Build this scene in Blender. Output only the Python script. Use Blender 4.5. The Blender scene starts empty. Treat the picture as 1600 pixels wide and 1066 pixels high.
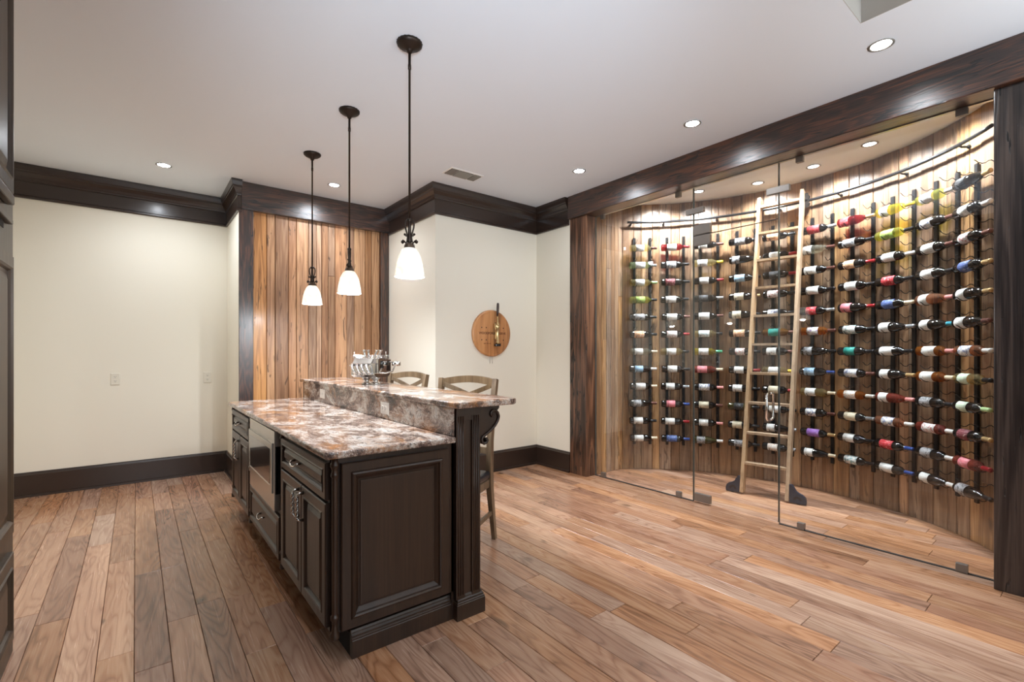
import bpy, bmesh, math, random
from mathutils import Vector, Matrix
from math import sin, cos, pi, radians, degrees, atan2, hypot, sqrt

random.seed(7)
S = bpy.context.scene
COL = S.collection
# ------------------------------------------------------------------ camera, world, light, exposure
F_PX, CAM_H, HORIZON = 740.84, 1.3225, 551.97
cam_d = bpy.data.cameras.new('camera')
cam = bpy.data.objects.new('camera', cam_d)
COL.objects.link(cam)
cam_d.sensor_width = 36.0
cam_d.lens = 36.0 * F_PX / 1600
cam_d.shift_y = (HORIZON - 533.0) / 1600
cam_d.clip_start = 0.02
cam.location = (0, 0, CAM_H)
cam.rotation_euler = (radians(90), 0, -radians(38.3975))
S.camera = cam

W = bpy.data.worlds.new('world')
S.world = W
W.use_nodes = True
W.node_tree.nodes['Background'].inputs[0].default_value = (1.0, 0.97, 0.93, 1)
W.node_tree.nodes['Background'].inputs[1].default_value = 0.3

S.view_settings.view_transform = 'Standard'
S.view_settings.look = 'None'
S.view_settings.gamma = 1.0
S.view_settings.use_curve_mapping = False
S.view_settings.exposure = 0.1
try:
    S.cycles.use_denoising = True
    S.cycles.max_bounces = 10
    S.cycles.diffuse_bounces = 5
    S.cycles.glossy_bounces = 5
    S.cycles.transmission_bounces = 8
    S.cycles.transparent_max_bounces = 12
    S.cycles.caustics_reflective = False
    S.cycles.caustics_refractive = False
    S.cycles.sample_clamp_indirect = 6.0
except Exception:
    pass

LAMP_SPOT, LAMP_NICHE, LAMP_PENDANT = 76.0, 135.0, 44.0
FILL_UP, FILL_ROOM, FILL_SPOT = 42.0, 44.0, 400.0
WARM, COOL = (0.86, 0.92, 1.0), (0.90, 0.95, 1.0)


def lamp(name, kind, loc, energy, color=(1, 1, 1), rot=(0, 0, 0), **kw):
    d = bpy.data.lights.new(name, kind)
    d.energy = energy
    d.color = color
    for k, v in kw.items():
        setattr(d, k, v)
    o = bpy.data.objects.new(name, d)
    o.location = loc
    o.rotation_euler = rot
    COL.objects.link(o)
    return o


# three added fill lamps out of view: two wash the ceiling, one the room
lamp('added_ceiling_wash', 'AREA', (3.1, -1.3, 1.45), FILL_UP, (0.84, 0.93, 1.0), (pi - 0.2, 0, 0), shape='DISK', size=1.2)
q = Vector((1.5, 2.4, 3.05)) - Vector((-0.25, -0.45, 1.7))
lamp('added_ceiling_spot', 'SPOT', (-0.25, -0.45, 1.7), FILL_SPOT, (0.73, 0.87, 1.0), q.to_track_quat('-Z', 'Y').to_euler(), spot_size=radians(58), spot_blend=1.0, shadow_soft_size=0.3)
lamp('added_room_fill', 'AREA', (0.9, -2.3, 1.9), FILL_ROOM, (0.80, 0.90, 1.0), (radians(84), 0, radians(-14)), shape='RECTANGLE', size=2.6, size_y=1.7)


# ------------------------------------------------------------------ materials
def lin(r, g, b):
    f = lambda c: c / 12.92 if c <= 0.04045 else ((c + 0.055) / 1.055) ** 2.4
    return (f(r / 255), f(g / 255), f(b / 255), 1)


class NT:
    def __init__(s, name):
        s.m = bpy.data.materials.new(name)
        s.m.use_nodes = True
        s.t = s.m.node_tree
        s.b = s.t.nodes['Principled BSDF']
        s.out = s.t.nodes['Material Output']

    def n(s, typ, **kw):
        nd = s.t.nodes.new(typ)
        for k, v in kw.items():
            if k.startswith('i_'):
                key = k[2:]
                key = int(key) if key.isdigit() else key.replace('_', ' ')
                s.put(nd.inputs[key], v)
            else:
                setattr(nd, k, v)
        return nd

    def put(s, sock, v):
        if isinstance(v, bpy.types.NodeSocket):
            s.t.links.new(v, sock)
        elif isinstance(v, bpy.types.Node):
            s.t.links.new(v.outputs[0], sock)
        else:
            sock.default_value = v

    def math(s, op, a, b=0.0, c=None):
        nd = s.t.nodes.new('ShaderNodeMath')
        nd.operation = op
        s.put(nd.inputs[0], a)
        s.put(nd.inputs[1], b)
        if c is not None:
            s.put(nd.inputs[2], c)
        return nd.outputs[0]

    def vec(s, op, a, b=None, scale=None):
        nd = s.t.nodes.new('ShaderNodeVectorMath')
        nd.operation = op
        s.put(nd.inputs[0], a)
        if b is not None:
            s.put(nd.inputs[1], b)
        if scale is not None:
            s.put(nd.inputs['Scale'], scale)
        return nd.outputs[0]

    def ramp(s, fac, stops, interp='LINEAR'):
        nd = s.t.nodes.new('ShaderNodeValToRGB')
        nd.color_ramp.interpolation = interp
        el = nd.color_ramp.elements
        while len(el) < len(stops):
            el.new(0.5)
        for e, (p, c) in zip(el, stops):
            e.position = p
            e.color = c if len(c) == 4 else (*c, 1)
        s.put(nd.inputs[0], fac)
        return nd.outputs[0]

    def mix(s, fac, a, b, blend='MIX'):
        nd = s.t.nodes.new('ShaderNodeMix')
        nd.data_type = 'RGBA'
        nd.blend_type = blend
        s.put(nd.inputs[0], fac)
        s.put(nd.inputs[6], a)
        s.put(nd.inputs[7], b)
        return nd.outputs[2]

    def noise(s, vec, scale, detail=4, rough=0.55, dist=0.0):
        nd = s.n('ShaderNodeTexNoise', i_Vector=vec, i_Scale=scale, i_Detail=detail, i_Roughness=rough, i_Distortion=dist)
        return nd.outputs[0]

    def bump(s, height, strength=0.3, dist=0.01):
        nd = s.n('ShaderNodeBump', i_Strength=strength, i_Distance=dist, i_Height=height)
        s.t.links.new(nd.outputs[0], s.b.inputs['Normal'])


def plain(name, c, rough=0.5, metal=0.0, spec=0.5, coat=0.0, bump=None):
    k = NT(name)
    k.b.inputs['Base Color'].default_value = c
    k.b.inputs['Roughness'].default_value = rough
    k.b.inputs['Metallic'].default_value = metal
    k.b.inputs['Specular IOR Level'].default_value = spec
    k.b.inputs['Coat Weight'].default_value = coat
    k.b.inputs['Coat Roughness'].default_value = 0.15
    if bump:
        p = k.n('ShaderNodeNewGeometry').outputs['Position']
        k.bump(k.noise(p, bump[0], 3), bump[1], 0.003)
    return k.m


def wood(name, axis, dark, mid, light, rough=0.4, ring=7.0, freq=46.0, ring_w=0.35, pits=0.0, vary=0.25, tints=None,
         coat=0.0, spec=0.5, bump=0.25, along=0.07, knots=0.0, cloud_w=0.7, fine_w=0.7, coat_r=0.18, ring_p=1):
    """timber whose grain runs along one axis; every piece shifts the pattern by its own random number"""
    k = NT(name)
    pos = k.n('ShaderNodeNewGeometry').outputs['Position']
    rnd = k.n('ShaderNodeObjectInfo').outputs['Random']
    r2 = k.math('FRACT', k.math('MULTIPLY', rnd, 91.7))
    off = k.n('ShaderNodeCombineXYZ', i_0=k.math('MULTIPLY', rnd, 71.0), i_1=k.math('MULTIPLY', r2, 53.0), i_2=k.math('MULTIPLY', rnd, 33.0))
    sc = [1.0, 1.0, 1.0]
    sc['xyz'.index(axis)] = along
    v = k.vec('MULTIPLY', k.vec('ADD', pos, off), tuple(sc))
    sc2 = [1.0, 1.0, 1.0]
    sc2['xyz'.index(axis)] = 0.02
    vf = k.vec('MULTIPLY', k.vec('ADD', pos, off), tuple(sc2))
    fig = k.noise(v, ring, 2.5, 0.5, 0.5)
    rings = k.math('MULTIPLY_ADD', k.math('SINE', k.math('MULTIPLY', fig, freq)), 0.5, 0.5)
    if ring_p != 1:
        rings = k.math('POWER', rings, ring_p)
    fine = k.noise(vf, 170, 3, 0.6)
    cloud = k.noise(v, ring * 0.55, 4, 0.6, 0.3)
    f = k.math('ADD', k.math('MULTIPLY', rings, ring_w), k.math('MULTIPLY', fine, fine_w))
    f = k.math('ADD', f, k.math('MULTIPLY', cloud, cloud_w))
    f = k.math('SUBTRACT', f, (cloud_w + fine_w + ring_w) * 0.5 - 0.5)
    col = k.ramp(f, [(0.2, dark), (0.5, mid), (0.8, light)])
    if tints:
        t = k.ramp(r2, [(i / len(tints), c) for i, c in enumerate(tints)], 'CONSTANT')
        col = k.mix(1.0, col, t, 'MULTIPLY')
    h = k.n('ShaderNodeHueSaturation', i_Color=col, i_Value=k.math('MULTIPLY_ADD', rnd, vary * 2, 1.0 - vary),
            i_Saturation=k.math('MULTIPLY_ADD', r2, 0.25, 0.87))
    col = h.outputs[0]
    height = k.math('MULTIPLY_ADD', rings, 0.4, k.math('MULTIPLY', fine, 0.5))
    if knots:
        sck = [1.0, 1.0, 1.0]
        sck['xyz'.index(axis)] = 0.45
        vk = k.vec('MULTIPLY', k.vec('ADD', pos, off), tuple(sck))
        kn = k.noise(vk, 6.5, 2, 0.45, 0.4)
        km = k.n('ShaderNodeMapRange', i_Value=kn, i_1=0.70, i_2=0.80, i_3=0.0, i_4=knots).outputs[0]
        col = k.mix(km, col, tuple(x * 0.22 for x in dark[:3]) + (1,))
    if pits:
        scp = [1.0, 1.0, 1.0]
        scp['xyz'.index(axis)] = 0.16
        vp = k.vec('MULTIPLY', k.vec('ADD', pos, off), tuple(scp))
        pn = k.noise(vp, 30, 2, 0.5, 0.8)
        gate = k.noise(v, 5, 2, 0.5)
        pm = k.n('ShaderNodeMapRange', i_Value=k.math('ADD', pn, k.math('MULTIPLY', gate, 0.5)), i_1=0.90, i_2=0.94, i_3=0.0, i_4=pits).outputs[0]
        col = k.mix(pm, col, tuple(x * 0.12 for x in dark[:3]) + (1,))
        height = k.math('SUBTRACT', height, k.math('MULTIPLY', pm, 2.5))
    k.t.links.new(col, k.b.inputs['Base Color'])
    k.put(k.b.inputs['Roughness'], k.math('MULTIPLY_ADD', fine, 0.16, rough - 0.08))
    k.b.inputs['Specular IOR Level'].default_value = spec
    k.b.inputs['Coat Weight'].default_value = coat
    k.b.inputs['Coat Roughness'].default_value = coat_r
    if bump:
        k.bump(height, bump, 0.004)
    return k.m


def granite(name):
    k = NT(name)
    pos = k.n('ShaderNodeNewGeometry').outputs['Position']
    mp = k.n('ShaderNodeMapping', i_Vector=pos, i_Rotation=(0.3, 0.5, 0.5), i_Scale=(1.0, 0.55, 1.0)).outputs[0]
    warp = k.n('ShaderNodeTexNoise', i_Vector=mp, i_Scale=5.0, i_Detail=4.0)
    wv = k.vec('ADD', mp, k.vec('SCALE', k.vec('SUBTRACT', warp.outputs['Color'], (0.5, 0.5, 0.5)), scale=0.22))
    big = k.noise(wv, 9.5, 8, 0.78, 0.3)
    base = k.ramp(big, [(0.32, lin(46, 40, 39)), (0.42, lin(84, 72, 68)), (0.48, lin(142, 118, 106)), (0.535, lin(192, 178, 166)),
                        (0.60, lin(214, 211, 206)), (0.70, lin(120, 106, 98))])
    rust_m = k.ramp(k.noise(wv, 3.6, 7, 0.72, 0.2), [(0.515, (0, 0, 0)), (0.62, (0.78, 0.78, 0.78))])
    col = k.mix(rust_m, base, lin(178, 116, 52))
    med = k.noise(wv, 38, 6, 0.75, 0.2)
    col = k.mix(k.ramp(med, [(0.53, (0, 0, 0)), (0.62, (0.75, 0.75, 0.75))]), col, lin(74, 60, 54))
    sp = k.noise(pos, 150, 3, 0.6)
    col = k.mix(k.ramp(sp, [(0.60, (0, 0, 0)), (0.66, (0.85, 0.85, 0.85))]), col, lin(44, 40, 40))
    col = k.mix(k.ramp(k.noise(pos, 95, 3, 0.6), [(0.63, (0, 0, 0)), (0.70, (0.8, 0.8, 0.8))]), col, lin(228, 226, 222))
    k.t.links.new(col, k.b.inputs['Base Color'])
    k.b.inputs['Roughness'].default_value = 0.12
    return k.m


def glass_pane(name):
    k = NT(name)
    k.t.nodes.remove(k.b)
    g = k.n('ShaderNodeNewGeometry')
    dt = k.n('ShaderNodeVectorMath', operation='DOT_PRODUCT', i_0=g.outputs['Normal'], i_1=g.outputs['Incoming'])
    cs = k.math('SUBTRACT', 1.0, k.math('ABSOLUTE', dt.outputs['Value']))
    fr = k.math('MULTIPLY_ADD', k.math('POWER', cs, 5.0), 0.96, 0.04)   # reflectance of plain glass, the same from both sides
    tr = k.n('ShaderNodeBsdfTransparent', i_Color=(0.955, 0.97, 0.965, 1))
    gl = k.n('ShaderNodeBsdfGlossy', i_Roughness=0.0, i_Color=(0.95, 0.97, 1, 1))
    mx = k.n('ShaderNodeMixShader', i_0=fr)
    k.t.links.new(tr.outputs[0], mx.inputs[1])
    k.t.links.new(gl.outputs[0], mx.inputs[2])
    k.t.links.new(mx.outputs[0], k.out.inputs['Surface'])
    return k.m


def wine_glass(name, c, alpha):
    """bottle glass with wine: tinted see-through, a little body colour, glossy skin (alpha 0 is opaque dark glass)"""
    k = NT(name)
    k.b.inputs['Base Color'].default_value = tuple(x * (0.5 if alpha else 1) for x in c[:3]) + (1,)
    k.b.inputs['Roughness'].default_value = 0.06
    if alpha:
        tr = k.n('ShaderNodeBsdfTransparent', i_Color=tuple(x ** 0.42 for x in c[:3]) + (1,))
        mx = k.n('ShaderNodeMixShader', i_0=alpha)
        k.t.links.new(k.b.outputs[0], mx.inputs[1])
        k.t.links.new(tr.outputs[0], mx.inputs[2])
        k.t.links.new(mx.outputs[0], k.out.inputs['Surface'])
    return k.m


def label_mat(name, bg, ink, amount=0.5):
    """paper label with a few rows of small print and a darker motif"""
    k = NT(name)
    tc = k.n('ShaderNodeTexCoord').outputs['Object']
    rnd = k.n('ShaderNodeObjectInfo').outputs['Random']
    off = k.n('ShaderNodeCombineXYZ', i_0=k.math('MULTIPLY', rnd, 9.0), i_1=k.math('MULTIPLY', rnd, 17.0), i_2=0.0)
    v = k.vec('ADD', tc, off)
    motif = k.noise(v, 60, 3, 0.6)
    m1 = k.ramp(motif, [(0.655 - 0.085 * amount, (0, 0, 0)), (0.685 - 0.085 * amount, (1, 1, 1))])
    sep = k.n('ShaderNodeSeparateXYZ', i_0=v)
    rows = k.math('GREATER_THAN', k.math('SINE', k.math('MULTIPLY', sep.outputs[2], 420.0)), 0.55)
    ch = k.math('GREATER_THAN', k.noise(k.vec('MULTIPLY', v, (6.0, 1.0, 1.0)), 60, 1), 0.55)
    m2 = k.math('MULTIPLY', k.math('MULTIPLY', rows, ch), 0.55)
    fac = k.math('MULTIPLY', k.math('MAXIMUM', m1, m2), 0.75)
    k.t.links.new(k.mix(fac, bg, ink), k.b.inputs['Base Color'])
    k.b.inputs['Roughness'].default_value = 0.6
    return k.m


def emit(name, c, strength):
    k = NT(name)
    k.b.inputs['Base Color'].default_value = c
    k.b.inputs['Emission Color'].default_value = c
    k.b.inputs['Emission Strength'].default_value = strength
    return k.m


def shade_glass(name):
    k = NT(name)
    pos = k.n('ShaderNodeTexCoord').outputs['Object']
    sw = k.noise(pos, 18, 4, 0.6, 1.2)
    col = k.ramp(sw, [(0.35, lin(236, 228, 212)), (0.6, lin(252, 249, 243))])
    k.t.links.new(col, k.b.inputs['Base Color'])
    k.b.inputs['Roughness'].default_value = 0.25
    tl = k.n('ShaderNodeBsdfTranslucent', i_Color=col)
    mx = k.n('ShaderNodeMixShader', i_0=0.14)
    k.t.links.new(k.b.outputs[0], mx.inputs[1])
    k.t.links.new(tl.outputs[0], mx.inputs[2])
    k.t.links.new(mx.outputs[0], k.out.inputs['Surface'])
    k.t.links.new(col, k.b.inputs['Emission Color'])
    k.b.inputs['Emission Strength'].default_value = 0.42
    return k.m


M = {}
M['wall'] = plain('cream_paint', lin(236, 230, 214), 0.75, bump=(220, 0.06))
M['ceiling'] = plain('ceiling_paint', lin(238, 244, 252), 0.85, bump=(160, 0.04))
M['recess'] = plain('shaded_recess_plaster', lin(196, 193, 188), 0.85, bump=(20, 0.1))  # darker than the ceiling paint: the recess's shade is put into the colour
M['trim'] = plain('espresso_trim_paint', lin(50, 37, 30), 0.3, coat=0.25, bump=(60, 0.04))
M['cabinet'] = wood('espresso_cabinet', 'z', lin(33, 22, 15), lin(49, 34, 25), lin(64, 46, 35), 0.36, ring=9, freq=20, ring_w=0.15, vary=0.04, coat=0.15, bump=0.12)
M['cabinet_tall'] = wood('brown_cabinet', 'z', lin(40, 30, 21), lin(60, 46, 33), lin(78, 61, 45), 0.42, ring=9, freq=20, ring_w=0.15, vary=0.04, coat=0.05, bump=0.12)
BEAM = dict(dark=lin(24, 14, 10), mid=lin(54, 32, 22), light=lin(106, 62, 38))
for ax in 'xyz':
    M['beam_' + ax] = wood('dark_timber_' + ax, ax, rough=0.34, ring=14, freq=40, ring_w=0.25, pits=0.95, vary=0.06, coat=1.0, coat_r=0.34, bump=0.35, cloud_w=0.45, fine_w=1.0, along=0.12, **BEAM)
M['post'] = wood('brown_post_timber', 'z', lin(40, 24, 14), lin(92, 58, 36), lin(140, 92, 58), 0.36, ring=9, freq=34, ring_w=0.3, pits=0.9, vary=0.03, coat=0.3, bump=0.5)
M['post_dark'] = wood('charcoal_post_timber', 'z', lin(24, 18, 17), lin(48, 38, 35), lin(76, 63, 56), 0.36, ring=8, freq=40, ring_w=0.35, pits=1.0, vary=0.03, coat=0.3, bump=0.5)
TINTS = [(1, 1, 1), (0.86, 0.86, 0.90), (1.12, 1.05, 0.92), (0.72, 0.68, 0.66), (1.05, 0.98, 0.95), (0.80, 0.72, 0.64), (0.98, 1.0, 1.05), (1.18, 1.12, 1.0)]
M['board'] = wood('panel_boards', 'z', lin(128, 90, 62), lin(176, 133, 97), lin(206, 166, 126), 0.4, ring=11, freq=36, ring_w=0.22, pits=0.6, vary=0.16, tints=TINTS, coat=0.2, bump=0.35, knots=0.8)
M['niche_board'] = wood('alcove_boards', 'z', lin(100, 75, 56), lin(144, 114, 88), lin(184, 154, 122), 0.42, ring=11, freq=36, ring_w=0.18, pits=0.5, vary=0.24, tints=TINTS, coat=0.12, bump=0.35, knots=0.8)
PT = [(1, 1, 1), (0.9, 0.86, 0.86), (1.06, 1.0, 0.94), (0.86, 0.8, 0.8), (1.0, 0.97, 0.95), (1.1, 1.06, 1.0), (0.94, 0.95, 0.97)]
M['plank'] = wood('oak_planks', 'y', lin(116, 82, 61), lin(166, 124, 97), lin(192, 154, 125), 0.25, ring=7.5, freq=74, ring_w=0.25, ring_p=0.45, fine_w=0.36, cloud_w=1.05, vary=0.12, tints=PT, coat=0.3, bump=0.16, knots=0.75, along=0.13)
M['groove'] = plain('floor_groove', lin(58, 38, 27), 0.8)
M['granite'] = granite('granite')
M['pane'] = glass_pane('clear_glass')
M['steel'] = plain('brushed_steel', lin(196, 192, 186), 0.28, 1.0)
M['clip'] = plain('clip_steel', lin(142, 136, 130), 0.42, 0.85)
M['chrome'] = plain('polished_chrome', lin(232, 232, 230), 0.06, 1.0)
M['nickel'] = plain('nickel_handle', lin(206, 202, 196), 0.18, 1.0)
M['iron'] = plain('black_iron', lin(34, 30, 28), 0.4, 0.6)
M['bronze'] = plain('dark_bronze', lin(54, 43, 36), 0.42, 0.7, bump=(140, 0.15))
M['bronze_hi'] = plain('rubbed_bronze', lin(92, 76, 62), 0.4, 0.7)
M['blackglass'] = plain('black_glass', lin(14, 13, 13), 0.04, coat=0.6)
M['rack'] = plain('rack_black', lin(26, 25, 26), 0.35, 0.3)
M['ladder'] = wood('ladder_maple', 'z', lin(140, 114, 88), lin(174, 146, 116), lin(194, 168, 138), 0.5, ring=12, freq=24, ring_w=0.2, vary=0.03, bump=0.1)
M['stool'] = wood('weathered_stool', 'z', lin(78, 62, 45), lin(112, 91, 68), lin(136, 115, 90), 0.42, ring=14, freq=26, ring_w=0.2, vary=0.02, bump=0.1)
M['leather'] = plain('dark_leather', lin(38, 38, 44), 0.32, bump=(90, 0.2))
M['shade'] = shade_glass('alabaster_shade')
M['bulb'] = emit('lit_bulb', (1.0, 0.95, 0.86, 1), 14)
M['downlight'] = emit('downlight_lens', (1.0, 0.97, 0.93, 1), 30)
M['downlight_dim'] = emit('downlight_lens_alcove', (1.0, 0.97, 0.93, 1), 5)
M['white'] = plain('white_enamel', lin(236, 234, 230), 0.5)
M['ring'] = plain('can_trim', lin(150, 146, 140), 0.4, 0.5)
M['outlet'] = plain('almond_plastic', lin(228, 222, 206), 0.4)
M['outlet_w'] = plain('ivory_plastic', lin(236, 233, 226), 0.4)
M['slot'] = plain('dark_slot', lin(60, 54, 48), 0.6)
M['shadow_gap'] = plain('dark_recess', lin(16, 12, 10), 0.8)
M['vent'] = plain('vent_dark', lin(84, 81, 78), 0.6)
M['plaque'] = wood('plaque_oak', 'z', lin(132, 82, 42), lin(190, 128, 74), lin(212, 152, 94), 0.36, ring=9, freq=30, ring_w=0.25, vary=0.03, coat=0.3, bump=0.1)
M['burnt'] = plain('burnt_lettering', lin(118, 72, 40), 0.7)
M['brass'] = plain('antique_brass', lin(206, 180, 132), 0.25, 1.0)
M['darkwood'] = plain('dark_handle_wood', lin(54, 36, 30), 0.35)
M['edge'] = plain('glass_edge', lin(86, 92, 88), 0.15)
M['seal'] = plain('dark_seal', lin(40, 34, 30), 0.6)
M['shroud'] = plain('wheel_cover_reflected_blue', lin(36, 50, 70), 0.4, 0.3)  # the blue of a reflection is put into the cover colour

# ------------------------------------------------------------------ geometry helpers
class MB:
    def __init__(s):
        s.v, s.f, s.sm = [], [], []

    def add(s, vs, fs, smooth=False):
        n = len(s.v)
        s.v += [Vector(p) for p in vs]
        s.f += [[i + n for i in f] for f in fs]
        s.sm += [smooth] * len(fs)
        return s

    def box(s, x0, x1, y0, y1, z0, z1, b=0.0):
        if b <= 0:
            vs = [(x, y, z) for x in (x0, x1) for y in (y0, y1) for z in (z0, z1)]
            return s.add(vs, [(0, 1, 3, 2), (4, 6, 7, 5), (0, 4, 5, 1), (2, 3, 7, 6), (0, 2, 6, 4), (1, 5, 7, 3)])
        bm = bmesh.new()
        bmesh.ops.create_cube(bm, size=1)
        for p in bm.verts:
            p.co = Vector(((x0 + x1) / 2 + p.co.x * (x1 - x0), (y0 + y1) / 2 + p.co.y * (y1 - y0), (z0 + z1) / 2 + p.co.z * (z1 - z0)))
        bmesh.ops.bevel(bm, geom=bm.edges[:], offset=b, segments=2, profile=0.6, affect='EDGES')
        return s.bm(bm)

    def bm(s, bm, smooth=False):
        bm.verts.index_update()
        s.add([p.co.copy() for p in bm.verts], [[q.index for q in f.verts] for f in bm.faces], smooth)
        bm.free()
        return s

    def lathe(s, prof, c=(0, 0, 0), seg=16, axis='z', caps=True, flute=None):
        """prof: (radius, height) pairs turned about an axis through c"""
        vs, fs = [], []
        for r, h in prof:
            for k in range(seg):
                a = 2 * pi * k / seg
                rr = r * (1 + (flute if flute and k % 2 else 0))
                p = (rr * cos(a), rr * sin(a), h)
                if axis == 'x':
                    p = (h, p[0], p[1])
                elif axis == 'y':
                    p = (p[0], h, p[1])
                vs.append((c[0] + p[0], c[1] + p[1], c[2] + p[2]))
        for i in range(len(prof) - 1):
            for k in range(seg):
                fs.append((i * seg + k, i * seg + (k + 1) % seg, (i + 1) * seg + (k + 1) % seg, (i + 1) * seg + k))
        if caps:
            if prof[0][0] > 1e-5:
                fs.append(tuple(range(seg))[::-1])
            if prof[-1][0] > 1e-5:
                fs.append(tuple((len(prof) - 1) * seg + k for k in range(seg)))
        return s.add(vs, fs, True)

    def tube(s, pts, r, seg=8, caps=True, flat=None, up=None):
        """round tube, or a flat bar when flat=(half width, half height)"""
        P = [Vector(p) for p in pts]
        n = len(P)
        vs, fs = [], []
        ref = Vector(up) if up else None
        for i in range(n):
            t = (P[min(i + 1, n - 1)] - P[max(i - 1, 0)]).normalized()
            u = ref or Vector((0, 0, 1))
            if abs(t.dot(u)) > 0.97:
                u = Vector((1, 0, 0)) if abs(t.x) < 0.9 else Vector((0, 1, 0))
            if not up and i:
                u = pn
            a = t.cross(u).normalized()
            b = a.cross(t).normalized()
            pn = b
            rr = r[i] if isinstance(r, (list, tuple)) else r
            if flat:
                k = rr
                for sx, sy in ((-1, -1), (1, -1), (1, 1), (-1, 1)):
                    vs.append(P[i] + a * (sx * flat[0] * k) + b * (sy * flat[1] * k))
            else:
                for q in range(seg):
                    w = 2 * pi * q / seg
                    vs.append(P[i] + a * (cos(w) * rr) + b * (sin(w) * rr))
        m = 4 if flat else seg
        for i in range(n - 1):
            for q in range(m):
                fs.append((i * m + q, i * m + (q + 1) % m, (i + 1) * m + (q + 1) % m, (i + 1) * m + q))
        if caps:
            fs.append(tuple(range(m))[::-1])
            fs.append(tuple((n - 1) * m + q for q in range(m)))
        return s.add(vs, fs, not flat)

    def prism(s, poly, o, eu, ev, en, depth):
        """polygon (u, v) on the plane o + u*eu + v*ev, thick along en"""
        o, eu, ev, en = Vector(o), Vector(eu), Vector(ev), Vector(en)
        n = len(poly)
        vs = [o + eu * u + ev * v for u, v in poly] + [o + eu * u + ev * v + en * depth for u, v in poly]
        fs = [tuple(range(n))[::-1], tuple(range(n, 2 * n))] + [(i, (i + 1) % n, (i + 1) % n + n, i + n) for i in range(n)]
        return s.add(vs, fs)

    def rings(s, o, eu, ev, en, w, h, prof):
        """raised or sunk rectangular panel: prof is a list of (inset, height) steps from the back edge to the centre"""
        o, eu, ev, en = Vector(o), Vector(eu), Vector(ev), Vector(en)
        vs, fs = [], []
        for ins, t in prof:
            for u, v in ((ins, ins), (w - ins, ins), (w - ins, h - ins), (ins, h - ins)):
                vs.append(o + eu * u + ev * v + en * t)
        for i in range(len(prof) - 1):
            for q in range(4):
                fs.append((i * 4 + q, i * 4 + (q + 1) % 4, i * 4 + 4 + (q + 1) % 4, i * 4 + 4 + q))
        fs.append((0, 3, 2, 1))
        e = (len(prof) - 1) * 4
        fs.append((e, e + 1, e + 2, e + 3))
        return s.add(vs, fs)

    def sweep(s, path, prof):
        """moulding: (out, z) profile carried along a floor plan polyline with mitred corners; out is to the right of travel"""
        P = [Vector((x, y)) for x, y in path]
        vs, fs = [], []
        for i, p in enumerate(P):
            ns = []
            for a, b in ((i - 1, i), (i, i + 1)):
                if 0 <= a and b < len(P):
                    d = (P[b] - P[a]).normalized()
                    ns.append(Vector((d.y, -d.x)))
            nv = ns[0] if len(ns) == 1 else (ns[0] + ns[1]) / (1 + ns[0].dot(ns[1]))
            for o, z in prof:
                vs.append((p.x + nv.x * o, p.y + nv.y * o, z))
        m = len(prof)
        for i in range(len(P) - 1):
            for q in range(m):
                fs.append((i * m + q, i * m + (q + 1) % m, (i + 1) * m + (q + 1) % m, (i + 1) * m + q))
        fs.append(tuple(range(m))[::-1])
        fs.append(tuple((len(P) - 1) * m + q for q in range(m)))
        return s.add(vs, fs)

    def mesh(s, name, mat, shift=None):
        me = bpy.data.meshes.new(name)
        sh = shift or Vector((0, 0, 0))
        me.from_pydata([tuple(p - sh) for p in s.v], [], s.f)
        me.polygons.foreach_set('use_smooth', s.sm)
        bm = bmesh.new()
        bm.from_mesh(me)
        bmesh.ops.recalc_face_normals(bm, faces=bm.faces[:])
        bm.to_mesh(me)
        bm.free()
        me.materials.append(mat)
        me.update()
        return me

    def build(s, name, mat, parent=None, world=True):
        """vertices are world coordinates (the thing's own frame when world is False); the origin goes to the piece's centre"""
        lo = Vector([min(p[i] for p in s.v) for i in range(3)])
        hi = Vector([max(p[i] for p in s.v) for i in range(3)])
        c = (lo + hi) / 2
        o = bpy.data.objects.new(name, s.mesh(name, mat, c))
        COL.objects.link(o)
        if parent:
            o.parent = parent
            o.location = c - abs_loc(parent) if world else c
        else:
            o.location = c
        return o


def abs_loc(o):
    v = Vector(o.location)
    while o.parent:
        o = o.parent
        v += Vector(o.location)
    return v


def tag(o, label=None, cat=None, group=None, kind=None):
    for k, v in (('label', label), ('category', cat), ('group', group), ('kind', kind)):
        if v:
            o[k] = v
    return o


def thing(name, label, cat, loc, rz=0.0, group=None):
    o = bpy.data.objects.new(name, None)
    o.location = loc
    o.rotation_euler = (0, 0, rz)
    o.empty_display_size = 0.05
    COL.objects.link(o)
    return tag(o, label, cat, group)


def struct(mb, name, mat, label=None):
    return tag(mb.build(name, mat), label, None, None, 'structure')


def copy_tree(o, parent=None):
    c = o.copy()
    COL.objects.link(c)
    c.parent = parent
    for ch in [q for q in o.children]:
        copy_tree(ch, c)
    return c


X, Y, Z = Vector((1, 0, 0)), Vector((0, 1, 0)), Vector((0, 0, 1))
CEIL = 3.048
YL, XR0, YP, XN, YM, XG = 6.193, 0.805, 5.43, 2.40, 4.289, 3.775   # left wall, return, panel wall, side wall, middle wall, right wall
NC, NR = Vector((3.311, 1.932)), 1.857                              # centre and radius of the curved alcove
NCEIL = 3.02

# ------------------------------------------------------------------ room shell
fl = struct(MB().box(-1.2, 5.3, -3.1, 6.3, -0.06, -0.009), 'floor', M['groove'], 'wide oak plank floor running from the camera into the alcove')
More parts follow.
